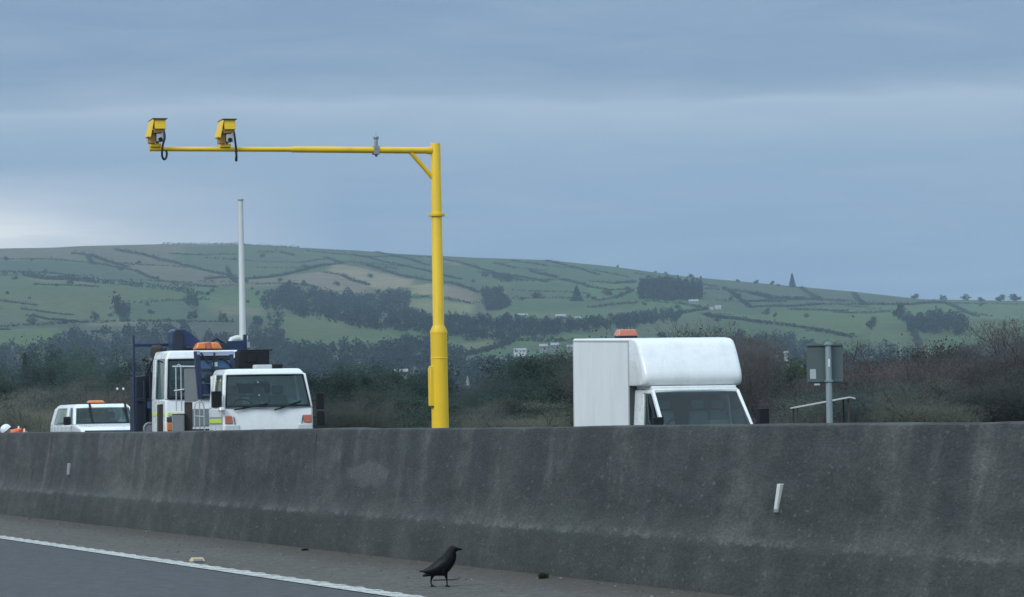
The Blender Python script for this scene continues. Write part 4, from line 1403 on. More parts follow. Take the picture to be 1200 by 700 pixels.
def make_crane_lorry():
    org = at(250, 498, 85.0)
    e = empty('crane_lorry', (org.x, org.y, -0.02), PHI,
              'taller white lorry with folded dark blue crane and orange beacon bar', 'lorry')
    zz = lambda v: at(225, v, 85.2).z + 0.02
    w = 1.13
    cabover(e, w, zz(467), zz(421.5), zz(411), 1.5, 0.10, seats=(-0.55, 0.55), taper=0.05, rear_win=False)
    zw, zt, zr = zz(467), zz(421.5), zz(411)
    mb = MB()
    wt = w - 0.05
    mb.tube([(-w + 0.07, -0.005, zw + 0.012), (0, -0.065, zw + 0.012), (w - 0.07, -0.005, zw + 0.012),
             (wt - 0.07, 0.092, zt - 0.006), (0, 0.03, zt - 0.006), (-wt + 0.07, 0.092, zt - 0.006), (-w + 0.07, -0.005, zw + 0.012)], 0.028, 6)
    mb.build('screen_seal', 'black_plastic', e)
    # beacon bar
    mb = MB()
    mb.box(-0.30, 0.30, 0.35, 0.65, zr - 0.01, zr + 0.03)
    lb = mb.build('beacon_bar', 'black_plastic', e, bevel=0.01)
    mb = MB()
    mb.hexa([(-0.33, 0.33, zr + 0.032), (-0.06, 0.33, zr + 0.032), (-0.06, 0.67, zr + 0.032), (-0.33, 0.67, zr + 0.032),
             (-0.24, 0.36, zr + 0.185), (-0.06, 0.36, zr + 0.195), (-0.06, 0.64, zr + 0.195), (-0.24, 0.64, zr + 0.185)])
    mb.hexa([(0.06, 0.33, zr + 0.032), (0.33, 0.33, zr + 0.032), (0.33, 0.67, zr + 0.032), (0.06, 0.67, zr + 0.032),
             (0.06, 0.36, zr + 0.195), (0.24, 0.36, zr + 0.185), (0.24, 0.64, zr + 0.185), (0.06, 0.64, zr + 0.195)])
    mb.build('lens', 'amber_lens', lb, bevel=0.04, segs=3)
    mb = MB()
    mb.box(-0.059, 0.059, 0.35, 0.65, zr + 0.031, zr + 0.20)
    mb.build('lens_divider', 'red_lens', lb, bevel=0.02)
    # sun visor edge, stripe, lamps
    zf = lambda v: at(195, v, 85.0).z + 0.02
    for s in (-1, 1):
        mb = MB()
        mb.box(s * 0.9 - 0.17, s * 0.9 + 0.17, -0.05, -0.028, zf(487.5), zf(484))
        mb.box(s * (w + 0.004) - 0.006, s * (w + 0.004) + 0.006, 0.05, 1.4, zf(487.5), zf(484))
        mb.build('hi_vis_stripe', 'hiviz_yellow', e)
        mb = MB()
        mb.box(s * 1.0 - 0.10, s * 1.0 + 0.09, -0.06, 0.02, zf(505), zf(495.5))
        mb.build('indicator', 'amber_lens', e, bevel=0.02)
        mb = MB()
        mb.box(s * 1.0 - 0.10, s * 1.0 + 0.09, -0.058, 0.02, zf(495), zf(489))
        mb.build('grille_corner', 'timber_dark', e, bevel=0.01)
        mb = MB()
        mb.box(s * 1.26 - 0.07, s * 1.26 + 0.07, 0.12, 0.2, zf(452), zf(430)) if s > 0 else mb.tube([(-1.13, 0.2, zf(425)), (-1.2, 0.1, zf(424))], 0.02, 6)
        mb.build('mirror', 'black_plastic', e, bevel=0.02)
    mb = MB()
    mb.box(-0.55, 0.55, -0.045, -0.02, zf(500), zf(480))
    mb.build('grille', 'panel_grey', e, bevel=0.01)
    # air intake stack behind the left corner of the cab, with its dark cap
    zi = lambda v: at(182, v, 86.8).z + 0.02
    mb = MB()
    mb.tube([(-0.93, 1.72, 1.2), (-0.93, 1.72, zi(416))], 0.085, 12)
    mb.tube([(-0.93, 1.72, zi(420)), (-0.95, 1.72, zi(415)), (-0.93, 1.70, zi(408)), (-0.93, 1.70, zi(405))], [0.12, 0.15, 0.15, 0.10], 14)
    mb.tube([(-1.15, 1.7, zi(424)), (-1.30, 1.65, zi(421)), (-1.2, 1.6, zi(418))], 0.035, 8)
    mb.build('air_intake', 'timber_dark', e, smooth=True)
    # crane: base column, folded boom over the cab roof
    zc = lambda v: at(217, v, 86.6).z + 0.02
    xc = lambda u: (u - 227.5) / 49.8
    mb = MB()
    poly = [(199, 412), (199, 388), (203, 385.2), (214, 385.6), (221, 390), (236, 403.5), (236.5, 412)]
    mb.prism_y([(xc(u), zc(v)) for u, v in poly], 1.62, 2.15)
    crane = mb.build('crane_boom', 'truck_blue', e, bevel=0.03)
    mb = MB()
    poly = [(199.5, 411), (199.5, 389), (203.5, 386.5), (210, 387), (212, 393), (210, 411)]
    mb.prism_y([(xc(u), zc(v)) for u, v in poly], 1.56, 1.615)
    mb.tube([(xc(214), 1.6, zc(408)), (xc(232), 1.6, zc(408))], 0.05, 8)
    mb.build('crane_knuckle', 'truck_dark', crane, bevel=0.015)
    mb = MB()
    mb.box(-0.55, 0.55, 1.65, 2.15, 0.9, zc(410))
    mb.box(-1.2, 1.2, 1.75, 2.05, 0.75, 1.0)
    mb.build('crane_column', 'truck_dark', e, bevel=0.03)
    # gantry frame: posts and rail
    zg = lambda v: at(225, v, 87.4).z + 0.02
    xg = lambda u: (u - 224.8) / 48.9
    mb = MB()
    mb.box(xg(157), xg(159.6), 2.30, 2.38, 0.9, zg(392.5))
    mb.box(xg(288.5), xg(292.5), 2.30, 2.40, 0.9, zg(393))
    mb.box(xg(271), xg(287), 2.31, 2.39, zg(430), zg(403))
    mb.box(xg(159.6), xg(288.5), 2.31, 2.39, zg(406), zg(402.5))
    mb.box(xg(268), xg(289), 2.25, 2.309, zg(412), zg(400.5))
    mb.build('load_frame', 'truck_blue', e, bevel=0.006)
    for pts in (((xg(192), 2.0, zg(409)), (xg(187), 1.9, zg(418)), (xg(176), 2.05, zg(424)), (xg(170), 2.1, zg(440))),
                ((xg(240), 2.0, zg(406)), (xg(252), 1.9, zg(398)), (xg(262), 2.0, zg(404)), (xg(270), 2.2, zg(416))),
                ((xg(214), 2.0, zg(404)), (xg(228), 1.9, zg(411)), (xg(244), 2.0, zg(409)))):
        mb = MB()
        mb.tube(pts, 0.035, 7)
        mb.build('hose', 'cable_black', e, smooth=True)
    mb = MB()
    mb.box(xg(238), xg(262), 1.70, 2.2, zg(412), zg(404))
    mb.box(xg(243), xg(248), 1.66, 1.70, zg(411), zg(406))
    mb.build('valve_block', 'truck_dark', e, bevel=0.02)
    # dark hopper / side of the body to the left of the cab
    mb = MB()
    mb.hexa([(xg(158), 2.2, 0.6), (xg(186), 2.2, 0.6), (xg(186), 2.9, 0.6), (xg(158), 2.9, 0.6),
             (xg(159), 2.2, zg(441)), (xg(186), 2.2, zg(438)), (xg(186), 2.9, zg(438)), (xg(159), 2.9, zg(441))])
    mb.box(xg(167), xg(170), 2.12, 2.199, 0.9, zg(446))
    mb.box(xg(174), xg(178), 2.10, 2.198, 0.9, zg(436))
    mb.box(xg(160), xg(184), 2.14, 2.197, zg(470), zg(466))
    mb.build('locker', 'truck_dark', e, bevel=0.012)
    mb = MB()
    mb.box(xg(171), xg(175.5), 2.10, 2.13, zg(478), zg(470))
    mb.build('locker_plate', 'mid_blue', e)
    # bed
    mb = MB()
    mb.box(-1.25, 1.25, 2.2, 9.0, 0.95, 1.1)
    for s in (-1, 1):
        mb.box(s * 1.24 - 0.02, s * 1.24 + 0.02, 2.95, 9.0, 0.80, 1.14)
    mb.build('flat_bed', 'truck_blue', e, bevel=0.01)
    mb = MB()
    mb.box(-0.42, 0.42, 1.2, 8.6, 0.55, 0.95)
    mb.build('chassis', 'rail_dark', e)
    for s in (-1, 1):
        wheel(e, s * 1.12, 0.75, 0.46, 0.28)
        wheel(e, s * 1.12, 6.2, 0.46, 0.5)
    mb = MB()
    mb.tube([(xg(172) + 0.14 * math.cos(a), 1.95, zg(502) + 0.14 * math.sin(a)) for a in np.linspace(0, 2 * math.pi, 21)], 0.03, 6)
    mb.tube([(xg(172), 1.94, zg(502)), (xg(172), 2.0, zg(502))], 0.11, 14)
    mb.build('hose_reel', 'galvanised', e)
    mb = MB()
    mb.box(-1.13, 1.13, -0.12, 0.05, 0.45, 0.75)
    mb.build('bumper', 'grey_white', e, bevel=0.03)
    # the tall pale mast carried upright on the bed
    pb = at(284.5, 400, 87.9)
    pt = at(282, 234.5, 87.9)
    m = empty('steel_mast', (pb.x, pb.y, pb.z), PHI, 'tall pale grey steel mast standing upright behind the white lorry cab', 'mast')
    h = pt.z - pb.z
    mb = MB()
    mb._lathe([(0.088, 0.0), (0.088, 0.02), (0.082, 0.05), (0.060, h * 0.98), (0.060, h)], 16, 0, (0, 0, 0))
    mb.build('shaft', 'pale_steel', m, smooth=True)
    mb = MB()
    mb._lathe([(0.075, h - 0.012), (0.075, h + 0.012), (0.05, h + 0.03)], 12, 0, (0, 0, 0))
    mb.build('cap', 'galvanised', m)
    mb = MB()
    mb.tube([(0.10, -0.05, 0.06), (-0.16, -0.05, 0.06), (-0.28, -0.05, 0.03), (-0.33, -0.05, -0.06), (-0.33, -0.05, -0.14)], [0.075, 0.085, 0.08, 0.07, 0.07], 12)
    mb.tube([(0.0, -0.05, 0.03), (0.0, -0.05, 0.14)], [0.12, 0.10], 12)
    mb.box(-0.36, 0.14, -0.14, 0.10, -0.16, -0.02)
    mb.build('base_elbow', 'pale_steel', m, smooth=True)


make_crane_lorry()


def make_fourbyfour():
    Y = 100.0
    org = at(124, 498, Y)
    e = empty('four_by_four', (org.x, org.y, -0.02), PHI,
              'white four-by-four with orange roof bar, left of the crane lorry', 'car')
    zz = lambda v: at(110, v, Y).z + 0.02
    w, wt = 0.90, 0.80
    zw, zt, zr = zz(497), zz(478.5), zz(473.5)
    mb = MB()
    mb.prism_x([(-1.15, 0.45), (-1.2, 0.7), (-1.15, zw - 0.16), (-1.0, zw - 0.10), (0.0, zw), (3.4, zw), (3.45, 0.9), (3.4, 0.45)], -w, w)
    mb.build('body', 'white_paint', e, bevel=0.06, segs=3)
    for s in (-1, 1):
        b0, t0 = s * (w - 0.04), s * (wt - 0.04)
        for (y0, y1, dy) in ((-0.02, 0.14, 0.42), (0.98, 1.22, 0.12), (3.0, 3.38, -0.22)):
            mb = MB()
            mb.hexa([(b0 - 0.04, y0, zw - 0.02), (b0 + 0.04, y0, zw - 0.02), (b0 + 0.04, y1, zw - 0.02), (b0 - 0.04, y1, zw - 0.02),
                     (t0 - 0.04, y0 + dy, zt + 0.02), (t0 + 0.04, y0 + dy, zt + 0.02), (t0 + 0.04, y1 + dy, zt + 0.02), (t0 - 0.04, y1 + dy, zt + 0.02)])
            mb.build('pillar', 'white_paint', e, bevel=0.02)
    mb = MB()
    mb.hexa([(-wt, 0.38, zt), (wt, 0.38, zt), (wt, 3.2, zt), (-wt, 3.2, zt),
             (-wt + 0.10, 0.55, zr), (wt - 0.10, 0.55, zr), (wt - 0.1, 3.05, zr), (-wt + 0.1, 3.05, zr)])
    mb.build('roof', 'white_paint', e, bevel=0.05, segs=3)
    pane('windscreen', [(-w + 0.08, 0.02, zw + 0.01), (w - 0.08, 0.02, zw + 0.01), (wt - 0.07, 0.42, zt), (-wt + 0.07, 0.42, zt)], 'windscreen_glass', e)
    for s in (-1, 1):
        for y0, y1, d0, d1 in ((0.14, 0.98, 0.42, 0.12), (1.22, 3.0, 0.12, -0.2)):
            q = [(s * (w - 0.03), y0, zw), (s * (w - 0.03), y1, zw), (s * (wt - 0.03), y1 + d1, zt), (s * (wt - 0.03), y0 + d0, zt)]
            if s < 0:
                q = [q[1], q[0], q[3], q[2]]
            pane('side_window', q, 'side_glass', e, inset=0.01)
    mb = MB()
    mb.hexa([(-w + 0.10, 1.3, zw + 0.06), (-w + 0.12, 1.3, zw + 0.06), (-w + 0.12, 2.9, zw + 0.06), (-w + 0.10, 2.9, zw + 0.06),
             (-wt + 0.08, 1.4, zt), (-wt + 0.10, 1.4, zt), (-wt + 0.10, 2.75, zt), (-wt + 0.08, 2.75, zt)])
    mb.build('painted_window_light', 'window_light_cream', e)  # made-up panel coloured like the yellowish light through the rear side glass
    pane('rear_window', [(w - 0.1, 3.33, zw), (-w + 0.1, 3.33, zw), (-wt + 0.1, 3.15, zt), (wt - 0.1, 3.15, zt)], 'side_glass', e)
    mb = MB()
    mb.box(-w + 0.08, w - 0.08, 0.12, 0.5, zw - 0.03, zw + 0.05)
    mb.build('dashboard', 'dark_interior', e, bevel=0.02)
    seat_row(e, (-0.4, 0.4), 1.25, zw - 0.55)
    mb = MB()
    mb.box(-w + 0.03, w - 0.03, -0.12, 0.0, zw - 0.015, zw + 0.004)
    mb.build('scuttle', 'grey_white', e)
    for x in (-0.36, 0.62):
        mb = MB()
        mb.hexa([(x - 0.03, -0.06, zw - 0.03), (x + 0.03, -0.06, zw - 0.03), (x + 0.03, -0.03, zw - 0.03), (x - 0.03, -0.03, zw - 0.03),
                 (x - 0.03, 0.40, zr + 0.012), (x + 0.03, 0.40, zr + 0.012), (x + 0.03, 0.43, zr + 0.012), (x - 0.03, 0.43, zr + 0.012)])
        mb.build('strap', 'black_plastic', e)
    mb = MB()
    mb.box(-0.26, 0.28, 1.25, 1.5, zr - 0.01, zr + 0.03)
    lb = mb.build('light_bar', 'black_plastic', e)
    mb = MB()
    mb.hexa([(-0.24, 1.23, zr + 0.031), (0.25, 1.23, zr + 0.031), (0.25, 1.52, zr + 0.031), (-0.24, 1.52, zr + 0.031),
             (-0.20, 1.27, zr + 0.105), (0.18, 1.27, zr + 0.105), (0.18, 1.48, zr + 0.105), (-0.20, 1.48, zr + 0.105)])
    mb.build('lens', 'amber_lens', lb, bevel=0.025)
    for s in (-1, 1):
        mb = MB()
        mb.box(s * 1.03 - 0.10, s * 1.03 + 0.10, 0.12, 0.24, zw - 0.02, zw + 0.21)
        mb.build('mirror', 'black_plastic', e, bevel=0.04, segs=3)
        wheel(e, s * 0.88, -0.45, 0.38, 0.24)
        wheel(e, s * 0.88, 2.3, 0.38, 0.24)
        mb = MB()
        mb.box(s * 0.68 - 0.16, s * 0.68 + 0.16, -1.22, -1.12, 0.75, 0.92)
        mb.build('headlight', 'lamp_lens', e, bevel=0.03)
    mb = MB()
    mb.box(-0.88, 0.88, -1.26, -1.1, 0.42, 0.62)
    mb.build('bumper', 'black_plastic', e, bevel=0.04)


make_fourbyfour()


# ------------------------------------------------------------------ sign frame and timber posts in front of the crane lorry
def make_posts():
    Y = 80.3
    z_ = lambda v: at(215, v, Y).z
    x_ = lambda u, v=490: at(u, v, Y).x
    g = -0.03
    e = empty('timber_post', (x_(187.3), Y, g), PHI, 'short dark timber post left of the orange lamp', 'post')
    mb = MB()
    mb.hexa([(-0.07, -0.05, 0), (0.05, -0.05, 0), (0.05, 0.05, 0), (-0.07, 0.05, 0),
             (-0.05, -0.05, z_(474) - g), (0.07, -0.05, z_(473) - g), (0.07, 0.05, z_(473) - g), (-0.05, 0.05, z_(474) - g)])
    mb.build('post', 'timber_dark', e, bevel=0.01)
    X = x_(221)
    e = empty('sign_on_post', (X, Y, g), 0.0, 'blank grey sign panel with pale tube frame on a dark post', 'sign')
    xo = lambda u: x_(u) - X
    zo = lambda v: z_(v) - g
    mb = MB()
    mb.box(xo(216.5), xo(225.5), -0.06, 0.06, 0.0, zo(471.5))
    mb.build('post', 'timber_dark', e, bevel=0.012)
    mb = MB()
    mb.box(xo(217), xo(237.5), -0.10, -0.065, zo(471), zo(432.5))
    mb.build('panel', 'panel_grey', e, bevel=0.012)
    mb = MB()
    r = 0.014
    for u in (207.5, 213.5):
        mb.tube([(xo(u), -0.12, zo(482)), (xo(u), -0.12, zo(429))], r, 8)
    mb.tube([(xo(203.5), -0.125, zo(429.6)), (xo(235), -0.125, zo(430.2))], r * 1.2, 8)
    mb.tube([(xo(205), -0.125, zo(458)), (xo(217), -0.125, zo(456.5))], r, 8)
    mb.tube([(xo(208.5), -0.125, zo(430.3)), (xo(211), -0.125, zo(427)), (xo(214.5), -0.125, zo(430))], r, 8)
    mb.build('tube_frame', 'trim_alu', e)
    # pale hoop barrier beside it
    X2 = x_(235)
    e2 = empty('hoop_rail', (X2, Y - 0.3, g), 0.0, 'pale tubular hoop rail between the grey sign post and the flatbed', 'rail')
    xo = lambda u: x_(u) - X2
    mb = MB()
    mb.tube([(xo(229.5), 0, 0), (xo(229.5), 0, zo(478)), (xo(231), 0, zo(472.5)), (xo(235), 0, zo(470.5)), (xo(239), 0, zo(472)), (xo(240.5), 0, zo(477)), (xo(241.5), 0, 0)], 0.016, 8)
    mb.tube([(xo(235), 0, 0), (xo(235.5), 0, zo(471))], 0.013, 8)
    mb.tube([(xo(229.5), 0, zo(488)), (xo(241), 0, zo(489))], 0.013, 8)
    mb.build('hoop', 'trim_alu', e2, smooth=True)
    X3 = x_(210)
    e3 = empty('utility_cabinet', (X3, Y - 0.2, g), 0.0, 'small plain grey cabinet between two dark posts below the lorry windscreen', 'cabinet')
    mb = MB()
    mb.box(x_(202.5) - X3, x_(217) - X3, -0.05, 0.25, 0, zo(485.5))
    mb.build('case', 'panel_grey', e3, bevel=0.02)
    mb = MB()
    mb.box(x_(202) - X3, x_(217.5) - X3, -0.07, 0.27, zo(485.5), zo(484.2))
    mb.build('lid', 'grey_white', e3, bevel=0.008)


make_posts()


# ------------------------------------------------------------------ worker bending behind the barrier
def skin_figure(name, verts, edges, radii, mats, parent=None, root=0, subdiv=2):
    me = bpy.data.meshes.new(name)
    me.from_pydata([tuple(v) for v in verts], edges, [])
    o = bpy.data.objects.new(name, me)
    C.objects.link(o)
    if parent is not None:
        o.parent = parent
    sk = o.modifiers.new('skin', 'SKIN')
    sk.use_smooth_shade = True
    lay = me.skin_vertices[0].data if me.skin_vertices else None
    if lay is None:
        bm = bmesh.new()
        bm.from_mesh(me)
        bm.verts.layers.skin.verify()
        bm.to_mesh(me)
        bm.free()
        lay = me.skin_vertices[0].data
    for i, r in enumerate(radii):
        lay[i].radius = r if isinstance(r, tuple) else (r, r)
        lay[i].use_root = (i == root)
    sb = o.modifiers.new('smooth', 'SUBSURF')
    sb.levels = sb.render_levels = subdiv
    for m in (mats if isinstance(mats, list) else [mats]):
        me.materials.append(MAT[m])
    return o


def make_person():
    Y = 93.0
    hd = at(8, 503.5, Y)
    g = -0.02
    e = empty('person', (hd.x + 0.30, Y, g), R(8), 'person in white hard hat and orange jacket bending low behind the barrier', 'person')
    hz = hd.z - g
    # faces -x, bent at the hips
    V = [(0.28, 0, 0.93), (0.16, 0, 1.02), (0.02, 0, 1.09), (-0.14, 0, 1.13), (-0.24, 0, 1.135), (-0.31, 0, 1.14), (-0.34, 0, 1.14)]
    E = [(0, 1), (1, 2), (2, 3), (3, 4), (4, 5), (5, 6)]
    r = [(0.16, 0.13), (0.15, 0.12), (0.17, 0.13), (0.13, 0.11), (0.06, 0.06), (0.085, 0.10), (0.075, 0.09)]
    mats_body = []
    for s in (-1, 1):
        b = len(V)
        V += [(0.30, s * 0.10, 0.86), (0.16, s * 0.12, 0.50), (0.30, s * 0.12, 0.10), (0.26, s * 0.12, 0.05), (0.12, s * 0.14, 0.04)]
        r += [0.095, 0.065, 0.05, 0.045, 0.035]
        E += [(0, b), (b, b + 1), (b + 1, b + 2), (b + 2, b + 3), (b + 3, b + 4)]
        a = len(V)
        V += [(-0.10, s * 0.19, 1.08), (-0.18, s * 0.25, 0.82), (-0.32, s * 0.18, 0.60), (-0.36, s * 0.16, 0.53)]
        r += [0.062, 0.048, 0.036, 0.035]
        E += [(3, a), (a, a + 1), (a + 1, a + 2), (a + 2, a + 3)]
        # fingers
        for k in range(5):
            f = len(V)
            ang = (k - 2) * 0.016
            V += [(-0.38, s * 0.16 + ang, 0.48), (-0.385, s * 0.16 + ang * 1.4, 0.44 + (0.02 if k in (0, 4) else 0))]
            r += [0.010, 0.008]
            E += [(a + 3, f), (f, f + 1)]
    body = skin_figure('body', V, E, r, 'skin', e, 0, 2)
    # jacket: an open shell over torso and sleeves
    Vj = [(0.26, 0, 0.96), (0.16, 0, 1.025), (0.02, 0, 1.095), (-0.13, 0, 1.13), (-0.19, 0, 1.135)]
    Ej = [(0, 1), (1, 2), (2, 3), (3, 4)]
    rj = [(0.19, 0.15), (0.18, 0.14), (0.20, 0.15), (0.16, 0.13), (0.09, 0.08)]
    for s in (-1, 1):
        a = len(Vj)
        Vj += [(-0.10, s * 0.19, 1.085), (-0.18, s * 0.25, 0.82), (-0.30, s * 0.19, 0.63)]
        rj += [0.085, 0.068, 0.055]
        Ej += [(3, a), (a, a + 1), (a + 1, a + 2)]
    j = skin_figure('jacket', Vj, Ej, rj, 'hiviz_orange', e, 1, 2)
    mb = MB()
    for t, (x, z, ry, rz) in enumerate(((0.12, 1.045, 0.195, 0.150), (-0.02, 1.105, 0.212, 0.158))):
        ring = []
        for k in range(25):
            a = 2 * math.pi * k / 24
            n = Vector((0.42, 0, 0.9)) if t == 0 else Vector((0.3, 0, 0.95))
            ring.append((x + 0.02 * math.cos(a), ry * math.sin(a), z + rz * math.cos(a)))
        mb.tube(ring, 0.024, 6)
    mb.build('reflective_band', 'reflective_tape', j)
    Vt = [(0.27, 0, 0.92)]
    Et, rt = [], [(0.175, 0.15)]
    for s in (-1, 1):
        b = len(Vt)
        Vt += [(0.30, s * 0.10, 0.84), (0.16, s * 0.12, 0.50), (0.295, s * 0.12, 0.13)]
        rt += [0.115, 0.088, 0.075]
        Et += [(0, b), (b, b + 1), (b + 1, b + 2)]
    skin_figure('trousers', Vt, Et, rt, 'navy_cloth', e, 0, 2)
    for s in (-1, 1):
        mb = MB()
        mb.hexa([(0.06, s * 0.12 - 0.05, 0.0), (0.34, s * 0.12 - 0.05, 0.0), (0.34, s * 0.12 + 0.05, 0.0), (0.06, s * 0.12 + 0.05, 0.0),
                 (0.07, s * 0.12 - 0.045, 0.07), (0.34, s * 0.12 - 0.05, 0.16), (0.34, s * 0.12 + 0.05, 0.16), (0.07, s * 0.12 + 0.045, 0.07)])
        mb.build('boot', 'timber_dark', e, bevel=0.02)
    # hard hat
    hx, hzc = -0.325, hz - 0.01
    mb = MB()
    prof = [(0.150, -0.03), (0.146, 0.0), (0.138, 0.045), (0.115, 0.085), (0.075, 0.115), (0.03, 0.13)]
    mb._lathe(prof, 20, 0, (0, 0, 0))
    mb.hexa([(-0.20, -0.09, -0.035), (-0.12, -0.11, -0.03), (-0.12, 0.11, -0.03), (-0.20, 0.09, -0.035),
             (-0.20, -0.09, -0.02), (-0.12, -0.11, -0.01), (-0.12, 0.11, -0.01), (-0.20, 0.09, -0.02)])
    ht = mb.build('hard_hat', 'helmet_white', e, smooth=True)
    ht.location = (hx, 0, hzc + 0.01)
    ht.rotation_euler = (0, R(-38), 0)
    # face: eyes, nose, mouth, ears under the hat (turned to the ground)
    mb = MB()
    for s in (-1, 1):
        mb._lathe([(0.002, -0.012), (0.012, 0.0), (0.002, 0.012)], 8, 0, (-0.395, s * 0.033, 1.09))
    mb.build('eyes', 'black_plastic', e)
    mb = MB()
    mb.tube([(-0.405, 0, 1.10), (-0.43, 0, 1.07), (-0.40, 0, 1.055)], [0.010, 0.015, 0.010], 8)
    for s in (-1, 1):
        mb.tube([(-0.31, s * 0.085, 1.13), (-0.30, s * 0.10, 1.10), (-0.31, s * 0.088, 1.07)], [0.012, 0.018, 0.01], 8)
    mb.build('nose_and_ears', 'skin', e, smooth=True)


make_person()


# ------------------------------------------------------------------ road sign seen from behind, shelter, slim posts
def make_sign():
    Y = 60.0
    pb = at(972.3, 497, Y)
    pt = at(968.2, 400.5, Y)
    g = -0.3
    e = empty('road_sign', (pb.x, Y, g), PHI * 0.5, 'back of a square grey road sign on a thick post, small white sticker low down', 'sign')
    k = FPX / Y
    zo = lambda v: at(968, v, Y).z - g
    xo = lambda u: (u - 970.2) / k / math.cos(PHI * 0.5)
    mb = MB()
    mb._lathe([(0.065, 0), (0.055, 0.05), (0.050, pt.z - g - 0.01), (0.044, pt.z - g)], 16, 0, (0, 0, 0))
    mb.build('post', 'post_green_grey', e, smooth=True)
    mb = MB()
    mb.box(xo(946), xo(989), 0.085, 0.090, zo(449.5), zo(402.5))
    pl = mb.build('sign_plate', 'sign_grey', e, bevel=0.004)
    mb = MB()
    for a, b, u1 in ((405.5, 403.2, 988.5), (447.8, 445.2, 988.5)):
        mb.box(xo(946.5), xo(u1), 0.062, 0.0845, zo(a), zo(b))
    mb.build('stiffener', 'sign_grey', pl, bevel=0.004)
    mb = MB()
    for v in (404, 447):
        mb.box(-0.062, 0.062, -0.058, 0.061, zo(v) - 0.018, zo(v) + 0.018)
    mb.build('clamp', 'post_green_grey', e, bevel=0.006)
    mb = MB()
    mb.box(xo(949.5), xo(956.5), 0.079, 0.0842, zo(444), zo(432.5))
    mb.build('sticker', 'reflector_pale', pl)
    mb = MB()
    mb.box(xo(954), xo(960), 0.03, 0.0845, zo(451.5), zo(449.5))
    mb.build('plate_tab', 'reflector_pale', pl)
    mb = MB()
    mb.box(xo(969.2), xo(971), -0.056, -0.048, zo(430), zo(421))
    mb.build('post_label', 'helmet_white', e)


make_sign()


def make_shelter():
    Y = 86.0
    a, b = at(932, 477.5, Y), at(996, 465.5, Y)
    g = -0.5
    e = empty('lean_to_shelter', (a.x, Y, g), 0.0, 'pale sloping roof edge of a low open shelter among red-brown scrub', 'shelter')
    L = b.x - a.x
    z0, z1 = a.z - g, b.z - g
    mb = MB()
    mb.hexa([(0, 0, z0 - 0.018), (L, 0, z1 - 0.018), (L, 1.6, z1 - 0.03), (0, 1.6, z0 - 0.03), (0, 0, z0 + 0.014), (L, 0, z1 + 0.014), (L, 1.6, z1 + 0.0), (0, 1.6, z0 + 0.0)])
    mb.hexa([(L, 0, z1 - 0.017), (L + 0.13, 0, z1 - 0.05), (L + 0.13, 1.6, z1 - 0.06), (L, 1.6, z1 - 0.03), (L, 0, z1 + 0.013), (L + 0.13, 0, z1 - 0.02), (L + 0.13, 1.6, z1 - 0.03), (L, 1.6, z1 - 0.0)])
    mb.build('roof', 'house_white', e)
    for x in (0.06, L - 0.03):
        mb = MB()
        z = z0 + (z1 - z0) * x / L - 0.04
        mb.box(x - 0.02, x + 0.02, 0.1, 0.14, 0, z)
        mb.box(x - 0.02, x + 0.02, 1.4, 1.44, 0, z)
        mb.build('post', 'timber_dark', e)


make_shelter()

_p = None
for (u_, lb_) in ((137.5, 'slim dark post with white head, left one of the pair above the four-by-four'), (144.5, 'slim dark post with white head, right one of the pair above the four-by-four')):
    P_ = at(u_, 457, 118.0)
    e_ = empty('marker_post', (P_.x, P_.y, -0.55), 0.0, lb_, 'marker post', 'marker posts above the four-by-four')
    mb_ = MB()
    mb_.tube([(0, 0, 0), (0, 0, P_.z + 0.55)], 0.007, 8)
    mb_.build('shaft', 'timber_dark', e_)
    mb_ = MB()
    mb_._lathe([(0.015, -0.04), (0.036, -0.025), (0.036, 0.025), (0.015, 0.04)], 12, 0, (0, 0, P_.z + 0.58))
    mb_.build('head', 'helmet_white', e_)


